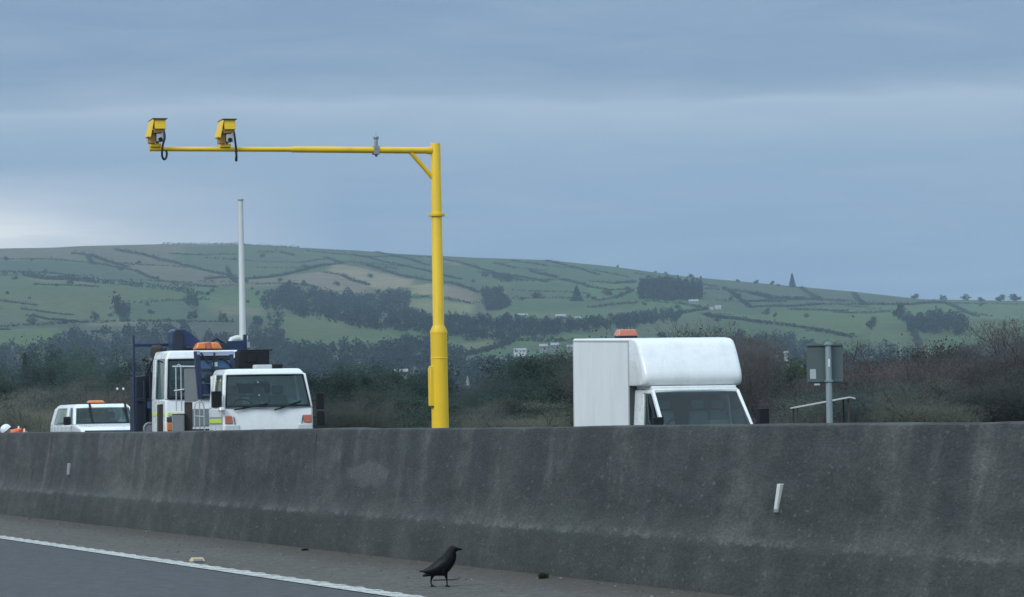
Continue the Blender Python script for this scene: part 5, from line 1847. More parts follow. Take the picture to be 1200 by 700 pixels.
# ------------------------------------------------------------------ crow, stick, stud, weeds on the central reserve
def make_crow():
    p = at(515.5, 688.3, 26.55)
    g = 0.004
    e = empty('crow', (p.x, p.y, g), R(6), 'black crow walking to the right on the gravelly strip below the barrier', 'bird')
    k = 1 / 1620.0
    X = lambda px: (px - 355) * k
    Z = lambda py: (590 - py) * k
    V = [(X(400), 0, Z(350)),          # 0 body centre (root)
         (X(465), 0, Z(270)),          # 1 breast
         (X(500), 0, Z(200)),          # 2 neck
         (X(520), 0, Z(142)),          # 3 head
         (X(566), 0, Z(155)),          # 4 beak root
         (X(600), 0, Z(157)),          # 5
         (X(632), 0, Z(163)),          # 6 beak tip
         (X(330), 0, Z(400)),          # 7 rump
         (X(250), 0, Z(430)),          # 8 tail root
         (X(150), 0, Z(463))]          # 9 tail tip
    r = [(0.062, 0.062), (0.060, 0.056), (0.038, 0.038), (0.035, 0.035), (0.012, 0.012), (0.007, 0.008), (0.002, 0.002),
         (0.050, 0.046), (0.028, 0.020), (0.020, 0.006)]
    E = [(0, 1), (1, 2), (2, 3), (3, 4), (4, 5), (5, 6), (0, 7), (7, 8), (8, 9)]
    for s, foot in ((-1, [(415, 420), (428, 470), (436, 520), (436, 580)]), (1, [(300, 430), (268, 470), (252, 535), (268, 580)])):
        b = len(V)
        y = s * 0.024
        V += [(X(a), y, Z(q)) for a, q in foot]
        r += [0.022, 0.011, 0.0052, 0.005]
        E += [(0 if s < 0 else 7, b), (b, b + 1), (b + 1, b + 2), (b + 2, b + 3)]
        fx, fz = foot[-1]
        t = len(V)
        V += [(X(fx + 42), y, Z(588)), (X(fx + 36), y - 0.018, Z(588)), (X(fx + 36), y + 0.018, Z(588)), (X(fx - 24), y, Z(588))]
        r += [0.0038] * 4
        E += [(b + 3, t), (b + 3, t + 1), (b + 3, t + 2), (b + 3, t + 3)]
    r = [(tuple(1.16 * q for q in x_) if isinstance(x_, tuple) else x_) for x_ in r]
    skin_figure('body', V, E, r, 'feather', e, 0, 2)
    # folded wings with loose tips
    for s in (-1, 1):
        vs, fs = [], []
        ctl = [(485, 245, 300), (430, 235, 380), (360, 265, 430), (290, 320, 440), (225, 368, 430), (170, 393, 412), (130, 398, 404)]
        n = 7
        for i, (px, z0, z1) in enumerate(ctl):
            for q in range(n):
                t = q / (n - 1)
                zz = z0 + (z1 - z0) * t
                bul = math.sin(math.pi * min(1, 0.12 + 0.88 * t)) * 0.5 + 0.5
                wdt = [0.040, 0.058, 0.062, 0.052, 0.036, 0.020, 0.012][i]
                vs.append((X(px - 14 * t * (i > 3)), s * (wdt * (0.72 + 0.32 * math.sin(math.pi * t))), Z(zz)))
        m = len(ctl)
        for i in range(m - 1):
            for q in range(n - 1):
                fs.append((i * n + q, i * n + q + 1, (i + 1) * n + q + 1, (i + 1) * n + q))
        mb = MB()
        mb.add(vs, fs)
        w = mb.build('wing', 'wing_feather', e, smooth=True, fix=False)
        sd_ = w.modifiers.new('thick', 'SOLIDIFY')
        sd_.thickness = 0.008
        sd_.offset = 0
    for s in (-1, 1):
        mb = MB()
        mb._lathe([(0.0015, -0.004), (0.004, 0), (0.0015, 0.004)], 8, 0, (X(535), s * 0.026, Z(138)))
        mb.build('eye', 'window_dark', e)


make_crow()


def ground_at(u, v):
    d = ray(u, v)
    y = -(CAM_Z - 0.005) / (d[2] / d[1])
    return Vector((d[0] / d[1] * y, y, 0.005))


def make_litter():
    p = ground_at(523, 680.5)
    e = empty('stick', (p.x, p.y, 0.0), R(4), 'thin dark stick lying on the ground behind the crow legs', 'stick')
    mb = MB()
    mb.tube([(-0.10, 0, 0.010), (-0.03, 0.004, 0.012), (0.04, -0.003, 0.011), (0.10, 0.004, 0.016)], [0.005, 0.0055, 0.005, 0.003], 7)
    mb.build('twig', 'twig_wood', e, smooth=True)
    # road stud on the edge line
    p = ground_at(231, 658.5)
    e = empty('road_stud', (p.x, p.y, 0.008), PHI, 'small cream road stud on the white edge line', 'road stud')
    mb = MB()
    mb.hexa([(-0.065, -0.05, 0), (0.065, -0.05, 0), (0.065, 0.05, 0), (-0.065, 0.05, 0),
             (-0.05, -0.03, 0.034), (0.05, -0.03, 0.034), (0.05, 0.03, 0.034), (-0.05, 0.03, 0.034)])
    mb.build('casing', 'stud_cream', e, bevel=0.006)
    mb = MB()
    mb.hexa([(-0.045, -0.0512, 0.006), (0.045, -0.0512, 0.006), (0.045, -0.04, 0.006), (-0.045, -0.04, 0.006),
             (-0.04, -0.0385, 0.024), (0.04, -0.0385, 0.024), (0.04, -0.03, 0.024), (-0.04, -0.03, 0.024)])
    mb.build('lens', 'panel_grey', e)
    # dead weed by the foot of the barrier
    for (u, v, h, lb) in ((637, 680, 0.06, 'tuft of dark dead weed right of the crow'), (357, 647, 0.035, 'little dark weed tuft at the barrier foot, left of the crow')):
        p = ground_at(u, v)
        mb = MB()
        for k in range(60):
            a = random.uniform(0, 6.28)
            l = h * random.uniform(0.5, 1.1)
            b = Vector((random.uniform(-0.03, 0.03), random.uniform(-0.03, 0.03), 0))
            t = b + Vector((math.cos(a) * l * 0.45, math.sin(a) * l * 0.45, l))
            w_ = Vector((math.sin(a), -math.cos(a), 0)) * 0.004
            m_ = b.lerp(t, 0.5) + Vector((0, 0, 0.01))
            mb.add([b - w_, b + w_, m_ + w_ * 1.3, m_ - w_ * 1.3], [(0, 1, 2, 3)])
            mb.add([m_ - w_ * 1.3, m_ + w_ * 1.3, t], [(0, 1, 2)])
        o = mb.build('weed', 'weed_leaf', fix=False)
        o.location = (p.x, p.y, 0.004)
        tag(o, lb, 'weed', 'weeds at the barrier foot')
    # loose grit and bits on the strip: nobody could count it
    mb = MB()
    for k in range(2600):
        s = random.uniform(14, 75)
        l = 8.63 - abs(random.gauss(0, 0.55)) if random.random() < 0.8 else random.uniform(7.1, 8.6)
        if l < 7.1:
            continue
        r = random.uniform(0.004, 0.013) * (1 if random.random() < 0.96 else 2.2)
        z = 0.004 + max(0, (l - 8.25) * 0.05)
        pts = [Vector((random.uniform(-1, 1), random.uniform(-1, 1), random.uniform(0, 0.8))) * r for _ in range(4)]
        mb.add([(l + q.x, s + q.y, z + q.z) for q in pts], [(0, 1, 2), (0, 2, 3), (0, 3, 1), (1, 3, 2)])
    o = mb.build('gravel', 'stone_grey', fix=False)
    o.rotation_euler = (0, 0, PHI)
    o['kind'] = 'stuff'
    o['label'] = 'loose grit scattered along the foot of the barrier'


make_litter()


# ------------------------------------------------------------------ vegetation
def sliver(mb, p, d, l, w):
    d = d.normalized()
    a = d.cross(Vector((random.gauss(0, 1), random.gauss(0, 1), random.gauss(0, 1))))
    if a.length < 1e-4:
        return
    a = a.normalized() * w
    mb.add([p - a, p + a, p + d * l], [(0, 1, 2)])


def leafq(mb, p, s):
    a = Vector((random.gauss(0, 1), random.gauss(0, 1), random.gauss(0, 1))).normalized()
    b = a.cross(Vector((random.gauss(0, 1), random.gauss(0, 1), random.gauss(0, 1)))).normalized()
    a = a * s * random.uniform(0.6, 1.2)
    b = b * s * random.uniform(0.4, 0.8)
    mb.add([p - a, p + b * 0.9, p + a, p - b], [(0, 1, 2, 3)])


def branch(mb, ends, p, d, l, r, lev, spread=0.55):
    q = p + d * l * 0.5 + Vector((random.gauss(0, 1), random.gauss(0, 1), 0.3)) * l * 0.06
    e = p + d * l
    mb.tube([p, q, e], [r, r * 0.8, r * 0.6], 5 if lev > 1 else 4, cap=False)
    if lev <= 0:
        ends.append((e, d))
        return
    for k in range(random.choice((2, 3, 3, 4))):
        nd = (d + Vector((random.gauss(0, spread), random.gauss(0, spread), random.gauss(0.12, spread * 0.6)))).normalized()
        st = p.lerp(e, random.uniform(0.55, 1.0))
        branch(mb, ends, st, nd, l * random.uniform(0.55, 0.8), r * 0.55, lev - 1, spread)
    ends.append((q, d))


HID = -5000.0


def proto_bare(kind, n_stems, twigs, mat, seed, spread=0.5, tall=True, tl=0.16, tw=0.0035):
    random.seed(seed)
    e = empty(kind, (0, 0, HID), 0.0, 'x', 'tree')
    mb, ends = MB(), []
    for k in range(n_stems):
        a = random.uniform(0, 6.28)
        sp = 0.18 if tall else 0.55
        d = Vector((math.cos(a) * sp * random.random(), math.sin(a) * sp * random.random(), 1)).normalized()
        b = Vector((math.cos(a), math.sin(a), 0)) * (0.0 if n_stems == 1 else 0.10 * random.random())
        branch(mb, ends, b, d, random.uniform(0.32, 0.42) if tall else random.uniform(0.25, 0.36), 0.022 if n_stems == 1 else 0.012, 3, spread)
    mb.build('trunk', 'bark', e, fix=False)
    mb = MB()
    for k in range(twigs):
        p, d = random.choice(ends)
        o = Vector((random.gauss(0, 1), random.gauss(0, 1), random.gauss(0, 0.8))) * (0.055 if tall else 0.058)
        if not tall:
            o.z = -abs(o.z) * 1.1 if p.z > 0.45 else o.z
        pp = p + o
        if pp.z < 0.03:
            pp.z = random.uniform(0.03, 0.2)
        sliver(mb, pp, d * 0.7 + Vector((random.gauss(0, .6), random.gauss(0, .6), random.gauss(.35, .5))), tl * random.uniform(0.5, 1.2), tw)
    mb.build('crown', mat, e, fix=False)
    return normalise(e, 100)


def normalise(e, pc=99.7):
    """scale the meshes so that the plant is exactly one unit high and about the width it has"""
    zs = [v.co.z for c in e.children for v in c.data.vertices]
    h = float(np.percentile(np.array(zs), pc))
    for c in e.children:
        c.data.transform(Matrix.Diagonal((1 / h, 1 / h, 1 / h, 1)))
    return e


def proto_leafy(kind, n_clumps, n_leaves, mat, seed, leaf=0.015, wide=0.5, low=0.08):
    random.seed(seed)
    e = empty(kind, (0, 0, HID), 0.0, 'x', 'tree')
    mb, ends = MB(), []
    for k in range(3):
        a = k * 2.1
        branch(mb, ends, Vector((0.03 * math.cos(a), 0.03 * math.sin(a), 0)), Vector((0.25 * math.cos(a), 0.25 * math.sin(a), 1)).normalized(), 0.35, 0.018, 2, 0.5)
    mb.build('trunk', 'bark', e, fix=False)
    mb = MB()
    cl = []
    for k in range(n_clumps):
        a = random.uniform(0, 6.28)
        z = random.uniform(low, 0.92)
        rr = wide * math.sqrt(random.random()) * (1.0 - 0.55 * max(0, z - 0.4) / 0.6)
        cl.append((Vector((rr * math.cos(a), rr * math.sin(a), z)), random.uniform(0.06, 0.15)))
    for k in range(n_leaves):
        c, r = random.choice(cl)
        p = c + Vector((random.gauss(0, 1), random.gauss(0, 1), random.gauss(0, 0.8))) * r * 0.7
        if p.z < 0.01:
            continue
        leafq(mb, p, leaf)
    mb.build('crown', mat, e, fix=False)
    return normalise(e)


def proto_conifer(kind, mat, seed, n=2600, wide=0.22):
    random.seed(seed)
    e = empty(kind, (0, 0, HID), 0.0, 'x', 'tree')
    mb = MB()
    mb.tube([(0, 0, 0), (0, 0, 0.5), (0, 0, 0.98)], [0.025, 0.014, 0.002], 6)
    mb.build('trunk', 'bark', e, fix=False)
    mb = MB()
    for k in range(n):
        z = random.random() ** 1.3 * 0.95 + 0.06
        a = random.uniform(0, 6.28)
        rr = wide * (1 - z) * (0.55 + 0.45 * abs(math.sin(z * 34 + math.cos(a * 3)))) * math.sqrt(random.random()) + 0.01
        leafq(mb, Vector((rr * math.cos(a), rr * math.sin(a), z - rr * 0.25)), 0.022)
    mb.build('crown', mat, e, fix=False)
    return normalise(e)


PB1 = proto_bare('bare_bush', 9, 52000, 'twigs_brown', 11, 0.75, False, 0.020, 0.0011)
PB2 = proto_bare('bare_bush', 10, 52000, 'twigs_red', 12, 0.75, False, 0.020, 0.0011)
PB3 = proto_bare('bare_bush', 9, 52000, 'twigs_olive', 13, 0.75, False, 0.022, 0.0012)
PB4 = proto_bare('bare_bush', 9, 40000, 'twigs_pale', 14, 0.7, False, 0.024, 0.0011)
PT1 = proto_bare('bare_tree', 1, 9000, 'twigs_brown', 21, 0.42, True, 0.05, 0.0010)
PT2 = proto_bare('bare_tree', 2, 12000, 'twigs_olive', 22, 0.45, True, 0.05, 0.0013)
PL1 = proto_leafy('evergreen_shrub', 34, 11000, 'leaf_dark', 31, 0.014, 0.46)
PL2 = proto_leafy('evergreen_shrub', 34, 11000, 'leaf_dark', 32, 0.013, 0.36)
PG1 = proto_leafy('green_shrub', 18, 2600, 'leaf_green', 33, 0.028, 0.5)
PC1 = proto_conifer('conifer', 'needle', 41)
random.seed(99)
PROTOS = [PB1, PB2, PB3, PB4, PT1, PT2, PL1, PL2, PG1, PC1]


def plant(proto, u, vtop, y, label, group, cat='tree', wide=1.0, base=None):
    t = at(u, vtop, y)
    z0 = float(terr(t.x, y)) if base is None else base
    l_, s_ = lat_s(t.x, y)
    if base is None and l_ < 44:
        z0 = -0.45
    h = max(0.6, t.z - z0)
    o = dup(proto, (t.x, y, z0 - 0.05), random.uniform(0, 6.28), (h * wide, h * wide, h), label, group)
    o['category'] = cat
    return o


def belt(us, prof, yr, protos, label, group, cat, wide=(0.9, 1.3), dv=6):
    us_p, vs_p = zip(*prof)
    for u in us:
        uu = u + random.uniform(-6, 6)
        v = float(np.interp(uu, us_p, vs_p)) + random.uniform(-dv * 0.4, dv)
        plant(random.choice(protos), uu, v, random.uniform(*yr), label, group, cat, random.uniform(*wide))


# right: big thicket of bare brown bushes
belt(range(985, 1330, 24), [(980, 414), (1000, 400), (1040, 390), (1080, 393), (1110, 402), (1135, 394), (1155, 378), (1200, 368), (1330, 362)], (96, 118),
     [PB1, PB1, PB2], 'bare red-brown bush in the tall thicket right of the grey sign', 'bare bushes in the thicket right of the sign', 'bush', (0.95, 1.25))
belt(range(975, 1330, 30), [(970, 440), (1050, 425), (1120, 430), (1200, 418), (1330, 410)], (90, 97),
     [PB3, PB1, PB3], 'olive-brown bush along the front of the right-hand thicket', 'front bushes of the right-hand thicket', 'bush', (1.0, 1.4))
belt(range(985, 1330, 38), [(980, 420), (1050, 400), (1120, 402), (1160, 396), (1330, 380)], (120, 150),
     [PL1, PB1, PB2], 'dark bush deep inside the right-hand thicket', 'inner bushes of the right-hand thicket', 'bush', (1.0, 1.3))
# scrub around the sign and shelter
belt(range(880, 990, 16), [(870, 428), (905, 432), (930, 440), (960, 436), (990, 425)], (100, 130),
     [PB1, PB3, PL2, PB2], 'brown scrub bush between the luton van and the thicket', 'scrub bushes between van and thicket', 'bush', (0.9, 1.2))
belt(range(925, 1010, 14), [(920, 476), (950, 478), (1010, 470)], (88.5, 93),
     [PB2], 'low red-brown bramble behind the lean-to shelter', 'brambles by the shelter', 'bush', (1.5, 2.2), 3)
plant(PG1, 920, 422, 190, 'bright green shrub between the luton van and the grey sign', None, 'shrub', 1.5)
# bare trees whose branches show above the luton van
for u_, v_, lb_ in ((816, 370, 'slender bare tree left of the spreading one above the van roof'), (838, 366, 'tallest bare tree poking up above the van pod'), (830, 366, 'bare spreading tree with twigs showing above the luton van roof'),
                    (846, 381, 'lower bare tree standing just right of the one above the van roof'),
                    (806, 386, 'thin bare tree showing left of the taller one above the van roof'),
                    (878, 388, 'bare brown tree just right of the luton van overcab')):
    plant(PT1 if u_ != 846 else PT2, u_, v_, random.uniform(108, 116), lb_, 'bare trees behind the luton van', 'tree', 1.25)
belt(range(690, 900, 18), [(690, 402), (760, 398), (800, 398), (840, 396), (880, 402), (900, 420)], (120, 160),
     [PB1, PB3, PL2], 'brown bush in the hedge behind the luton van', 'bushes behind the luton van', 'bush', (0.8, 1.1))
# middle: dark belt between the pole and the luton van
belt(range(586, 690, 15), [(580, 438), (600, 422), (640, 417), (690, 418)], (190, 260),
     [PL1, PL2, PB3], 'dark evergreen bush left of the luton van box', 'evergreen bushes left of the luton van', 'bush', (0.9, 1.2))
belt(range(520, 680, 18), [(520, 462), (560, 458), (600, 450), (680, 448)], (135, 175),
     [PB3, PL2, PB1], 'low brown bush right of the yellow pole foot', 'low bushes right of the yellow pole', 'bush', (1.0, 1.3))
belt(range(366, 520, 15), [(360, 446), (400, 428), (440, 432), (480, 440), (520, 446)], (180, 250),
     [PL1, PL2, PB3, PL1], 'dark evergreen bush between the flatbed and the yellow pole', 'evergreen bushes left of the yellow pole', 'bush', (0.9, 1.2))
belt(range(366, 520, 20), [(360, 465), (440, 460), (520, 464)], (130, 170),
     [PB3, PL1, PB1], 'low brown bush between the flatbed and the yellow pole foot', 'low bushes left of the yellow pole', 'bush', (1.0, 1.4))
# left belt
belt(range(-120, 370, 22), [(-120, 452), (0, 448), (30, 440), (70, 446), (110, 436), (150, 440), (250, 440), (370, 450)], (150, 210),
     [PB3, PB3, PL1, PB1], 'olive-brown bush in the belt behind the parked works vehicles', 'olive bushes behind the works vehicles', 'bush', (0.9, 1.3))
belt(range(-120, 180, 24), [(-120, 420), (0, 424), (30, 412), (60, 402), (90, 414), (130, 410), (180, 424)], (330, 430),
     [PL2, PT2, PC1, PL2], 'tall dark tree behind the olive bushes at far left', 'tall dark trees at far left', 'tree', (0.7, 1.0))
belt(range(200, 380, 26), [(200, 420), (300, 424), (340, 420), (380, 428)], (330, 430),
     [PT2, PL2, PT1], 'bluish bare tree behind the lorries', 'bluish trees behind the lorries', 'tree', (0.8, 1.1))
belt(range(380, 600, 26), [(380, 418), (440, 420), (520, 424), (560, 432), (600, 425)], (420, 560),
     [PT2, PT1, PL2], 'bluish bare tree beyond the evergreen belt, beside the yellow pole', 'bluish trees beside the yellow pole', 'tree', (0.9, 1.2))

for u_, v_, y_, lb_ in ((18, 452, 142, 'pale straw-coloured bush behind the worker in the hard hat'), (52, 460, 140, 'pale straw-coloured bush left of the four-by-four'),
                        (118, 436, 148, 'pale brownish bush above the four-by-four roof bar'), (392, 452, 128, 'pale twiggy bush just right of the flatbed cab'),
                        (566, 470, 128, 'pale twiggy bush right of the yellow pole foot'), (640, 466, 128, 'pale twiggy bush close to the luton van box'), (1062, 436, 88, 'pale greyish bush at the front of the thicket, right of the shelter')):
    plant(PB4, u_, v_, y_, lb_, 'pale bushes along the belt', 'bush', 1.3)

# small weeds of the far verge and grass heads behind the barrier stay hidden; hill plants next
HT1 = proto_leafy('hill_tree', 14, 900, 'hill_bush', 51, 0.055, 0.42, 0.2)
HT2 = proto_leafy('hill_tree', 10, 800, 'hill_bush', 52, 0.055, 0.30, 0.15)
PROTOS += [HT1, HT2]


def hill_tree(u, vb, h_px, label, proto=None, wide=1.0, group='lone trees on the hillside'):
    p = hit(u, vb)
    h = h_px * p.y / FPX
    o = dup(proto or random.choice([HT1, HT2]), (p.x, p.y, p.z - 0.2), random.uniform(0, 6.28), (h * wide, h * wide, h), label, group)
    o['category'] = 'tree'


hill_tree(928.5, 337, 17, 'pointed dark conifer alone on the skyline', PC1, 1.7)
hill_tree(142, 377, 32, 'tall slim tree rising from the hedge on the left fields', HT2, 0.75)
hill_tree(111, 377, 13, 'small round tree in the left hedge, second from the tall slim tree', HT1, 1.0)
hill_tree(37, 381, 12, 'bushy round tree on the hedge at far left', HT1, 1.2)
hill_tree(164, 378, 6, 'little bush on the hedge just right of the tall slim tree', HT1, 1.3)
hill_tree(225, 362, 22, 'broad dark tree above the crane lorry, upper of two', HT1, 1.0)
hill_tree(226, 376, 14, 'broad dark tree above the crane lorry, lower of two', HT1, 1.2)
hill_tree(261, 379, 15, 'dark tree just left of the steel mast', HT1, 1.0)
hill_tree(249, 343, 6, 'small bush on the green field left of the mast, upper slope', HT1, 1.2)
hill_tree(337, 341, 13, 'upright tree right of the mast at the edge of the dark wood', HT2, 0.9)
hill_tree(357, 336, 8, 'small tree at the edge of the brown field', HT2, 1.0)
hill_tree(676, 353, 18, 'dark triangular fir standing in the middle field', PC1, 2.6)
hill_tree(629, 350, 9, 'dark bush left of the triangular fir', HT1, 1.6)
hill_tree(690, 349, 5, 'small bush just right of the triangular fir', HT1, 1.4)
hill_tree(712, 347, 9, 'round bush between the triangular fir and the conifer block', HT1, 1.8)
hill_tree(735, 341, 6, 'small round bush close left of the conifer block', HT1, 1.6)
hill_tree(724, 313, 4, 'tiny lone bush on the skyline above the conifer block', HT1, 1.0)
hill_tree(1053, 375, 20, 'bare tree left of the small wood on the right slope', HT2, 0.8)
hill_tree(1021, 387, 16, 'bare tree peeping above the thicket right of the sign', HT2, 0.9)
hill_tree(908, 372, 6, 'small tree on the green field, right of the white farmhouses', HT2, 1.0)
hill_tree(37, 306, 4, 'speck of a bush high on the left hill', HT1, 1.2)
for u_, vb_, h_ in ((768, 320, 3), (780, 322, 4), (809, 326, 5), (865, 331, 4), (886, 333, 5), (905, 334, 5), (912, 336, 4), (1072, 351, 7), (1105, 353, 8), (1132, 353, 9), (1150, 354, 6), (1172, 354, 9), (1190, 354, 10)):
    hill_tree(u_, vb_, h_, 'bush on the skyline to the right of the conifer block', None, 1.5, 'skyline bushes on the right')


def leaf_cluster(mb, c, rx, rz, n, s):
    for k in range(n):
        v = Vector((random.gauss(0, 0.5) * rx, random.gauss(0, 0.5) * rx, (random.random() ** 0.8) * rz))
        leafq(mb, c + v, s)


def hedge(pts, label, hpx=4.0, thick=1.0, gap=0.06):
    """a hedge follows the ground; broken and uneven in height"""
    P = [hit(u, v) for u, v in pts]
    mb = MB()
    o0 = P[0].copy()
    for a, b in zip(P[:-1], P[1:]):
        L = (b - a).length
        t = 0.0
        while t < L:
            p = a.lerp(b, t / L)
            p = Vector((p.x, p.y, float(terr(p.x, p.y))))
            k = p.y / FPX
            u = 0.5 + 0.5 * noise.noise(p * 0.035)
            if random.random() > gap:
                h = hpx * k * (0.45 + 0.9 * u) * (1 if random.random() > 0.06 else 1.8)
                leaf_cluster(mb, p - o0 + Vector((random.gauss(0, 0.5), random.gauss(0, 0.8), -0.2)), 1.5 * thick * (0.7 + 0.6 * u), h, 7, 0.55 * thick)
            t += 1.3
    o = mb.build('hedge', 'hill_bush', fix=False)
    o.location = o0
    tag(o, label, 'hedge', 'hedges between the hill fields')


HEDGES = [
    ([(-60, 322), (0, 323), (30, 324), (60, 328), (85, 329), (110, 332), (140, 334), (165, 337), (205, 341), (237, 347)], 'long dark hedge slanting across the left fields, upper of the two', 6, 1.5),
    ([(-60, 386), (0, 384), (30, 382), (60, 381), (90, 379), (130, 378), (170, 377), (215, 378), (275, 378)], 'long level hedge under the wide left field', 3.5, 1.1),
    ([(150, 356), (168, 356), (180, 355), (215, 353), (245, 352)], 'short hedge right of the tall slim tree', 3.5, 1.1),
    ([(135, 294), (160, 298), (180, 303), (188, 306), (205, 309), (220, 313), (250, 320), (277, 325)], 'thin hedge running down from the skyline to the mast', 3.2, 1.1),
    ([(85, 298), (105, 300), (125, 307), (150, 314)], 'broken scrub line high on the left hill', 3, 1.2),
    ([(240, 328), (262, 326), (285, 328), (320, 325), (345, 320), (365, 315), (385, 311), (402, 309.5)], 'dark hedge rising from the mast to the brown fields', 3.0, 1.2),
    ([(235, 331), (270, 332), (300, 334), (340, 333), (372, 338)], 'hedge along the foot of the pale strip right of the mast', 3, 1.0),
    ([(382, 303), (400, 309), (430, 311), (450, 318), (480, 326), (500, 329), (530, 333), (560, 343), (578, 346)], 'hedge along the upper edge of the brown fields', 3.0, 1.1),
    ([(380, 320), (400, 323), (415, 330), (432, 335)], 'hedge between the two left brown fields', 3, 1.0),
    ([(480, 350), (500, 349), (520, 351), (558, 357)], 'hedge between the tan field and the pale green field', 3.5, 1.2),
    ([(360, 295), (430, 302), (470, 301), (520, 303)], 'faint hedge just below the skyline, left of the yellow pole', 2, 0.9),
    ([(505, 303), (540, 309), (575, 319), (600, 327), (612, 330)], 'hedge dropping from the skyline right of the yellow pole', 2.8, 1.0),
    ([(578, 309), (605, 315), (640, 318)], 'short hedge high on the slope right of the yellow pole', 2.4, 0.9),
    ([(620, 318), (645, 324), (652, 326)], 'very short hedge above the middle field', 2.8, 1.1),
    ([(588, 331), (620, 330), (660, 329), (690, 337), (715, 341), (745, 340)], 'hedge along the top of the middle field', 3.0, 1.1),
    ([(600, 351), (640, 350), (660, 351), (700, 353), (722, 350), (742, 342)], 'hedge along the foot of the middle field, by the fir', 3.0, 1.1),
    ([(600, 306), (640, 312), (700, 318), (735, 325)], 'thin hedge just below the skyline in the middle', 1.8, 0.9),
    ([(825, 339), (860, 341), (900, 347), (925, 352), (960, 352), (990, 353)], 'hedge from the conifer block to the right slope', 2.6, 1.0),
    ([(828, 370), (850, 374), (890, 379), (930, 383), (960, 388), (1000, 397)], 'dark hedge slanting down behind the grey sign', 4.0, 1.4),
    ([(880, 361), (920, 360), (960, 357), (1010, 358), (1060, 358), (1110, 356), (1200, 357)], 'level hedge over the bright right-hand field', 2.6, 1.1),
    ([(720, 380), (760, 377), (800, 367), (830, 363)], 'hedge curving under the white farmhouses', 3, 1.2),
    ([(840, 352), (870, 355), (905, 352)], 'short hedge right of the farmhouses', 2.2, 0.9),
    ([(880, 345), (905, 351), (940, 351), (975, 354)], 'scrubby hedge on the upper right slope', 3.5, 1.3),
    ([(190, 286.5), (240, 286.5), (280, 286.5), (300, 286.5), (350, 290)], 'dark scrub along the skyline behind the mast', 2.2, 1.2),
    ([(300, 296), (330, 297), (345, 300)], 'patch of scrub below the skyline right of the mast', 2.6, 1.2),
    ([(545, 418), (600, 400), (690, 401)], 'hedge under the bright green field left of the luton van', 4, 1.6),
    ([(-40, 303), (60, 305), (110, 309), (160, 318), (185, 328)], 'faint hedge curving across the heather at far left', 2.2, 1.0),
    ([(-40, 317), (60, 321), (95, 324)], 'short hedge just above the long slanting hedge at far left', 2.2, 1.0),
    ([(200, 298), (240, 300), (278, 299)], 'short hedge high on the slope left of the mast', 2.0, 1.0),
    ([(412, 299), (440, 305), (500, 318), (540, 328)], 'thin hedge running parallel above the brown fields', 2.2, 0.9),
    ([(440, 296), (470, 302), (503, 312)], 'short slanting hedge below the skyline, close left of the yellow pole', 2.0, 0.9),
    ([(640, 306), (680, 316), (702, 323)], 'hedge dropping from the skyline over the middle field', 2.2, 0.9),
    ([(556, 320), (590, 322), (640, 331)], 'hedge slanting down to the top of the middle field', 2.4, 1.0),
    ([(690, 330), (720, 333), (745, 331)], 'short hedge leading into the conifer block', 2.4, 1.0),
    ([(600, 341), (640, 342), (690, 345)], 'hedge across the middle field above the fir', 2.0, 0.9),
    ([(150, 357), (148, 366), (147, 377)], 'hedge climbing past the tall slim tree', 3.0, 1.0),
    ([(240, 303), (300, 307), (350, 309), (382, 304)], 'thin hedge on the upper slope either side of the mast', 2.0, 0.9),
    ([(300, 314), (340, 315), (372, 312)], 'short hedge on the upper slope right of the mast', 1.8, 0.9),
    ([(500, 389), (560, 393), (600, 398)], 'hedge below the wide wood, right behind the yellow pole', 3.2, 1.2),
    ([(848, 338), (865, 350), (880, 362)], 'hedge running downhill right of the farmhouses', 2.4, 1.0),
    ([(1000, 344), (1006, 352), (1012, 358)], 'short downhill hedge on the right slope', 2.4, 1.0),
    ([(938, 338), (950, 346), (962, 352)], 'short downhill hedge below the skyline conifer', 2.4, 1.0),
    ([(1110, 357), (1130, 366), (1145, 372)], 'hedge going down behind the thicket at far right', 2.6, 1.1),
    ([(755, 353), (800, 357), (832, 363)], 'hedge leading up to the white farmhouses', 2.8, 1.1),
    ([(690, 361), (720, 358), (748, 355)], 'hedge along the upper edge of the strip wood', 2.8, 1.1),
    ([(745, 321), (800, 330), (840, 337)], 'hedge just above the conifer block', 2.2, 1.0),
    ([(300, 430), (345, 428), (375, 430)], 'hedge beside the lower green field left of the pole', 4, 1.4),
]
_woody = [(300, 335, 750, 400), (555, 315, 600, 365), (740, 322, 830, 352)]
for _p in SMALL:
    _e = [_p[3], _p[2]] if _fr.random() < 0.75 else [_p[1], _p[2]]
    _sky = min(v - float(np.interp(u, [q[0] for q in SKY_UV], [q[1] for q in SKY_UV])) for u, v in _e)
    if _fr.random() < 0.6 and _sky > 5 and not any(a <= u <= c and b <= v <= d for u, v in _e for a, b, c, d in _woody):
        HEDGES.append((_e, 'thin hedge along the edge of a small field on the far hillside', _fr.uniform(1.8, 3.0), _fr.uniform(0.9, 1.2)))
for pts_, lb_, h_, th_ in HEDGES:
    hedge(pts_, lb_, h_, th_)


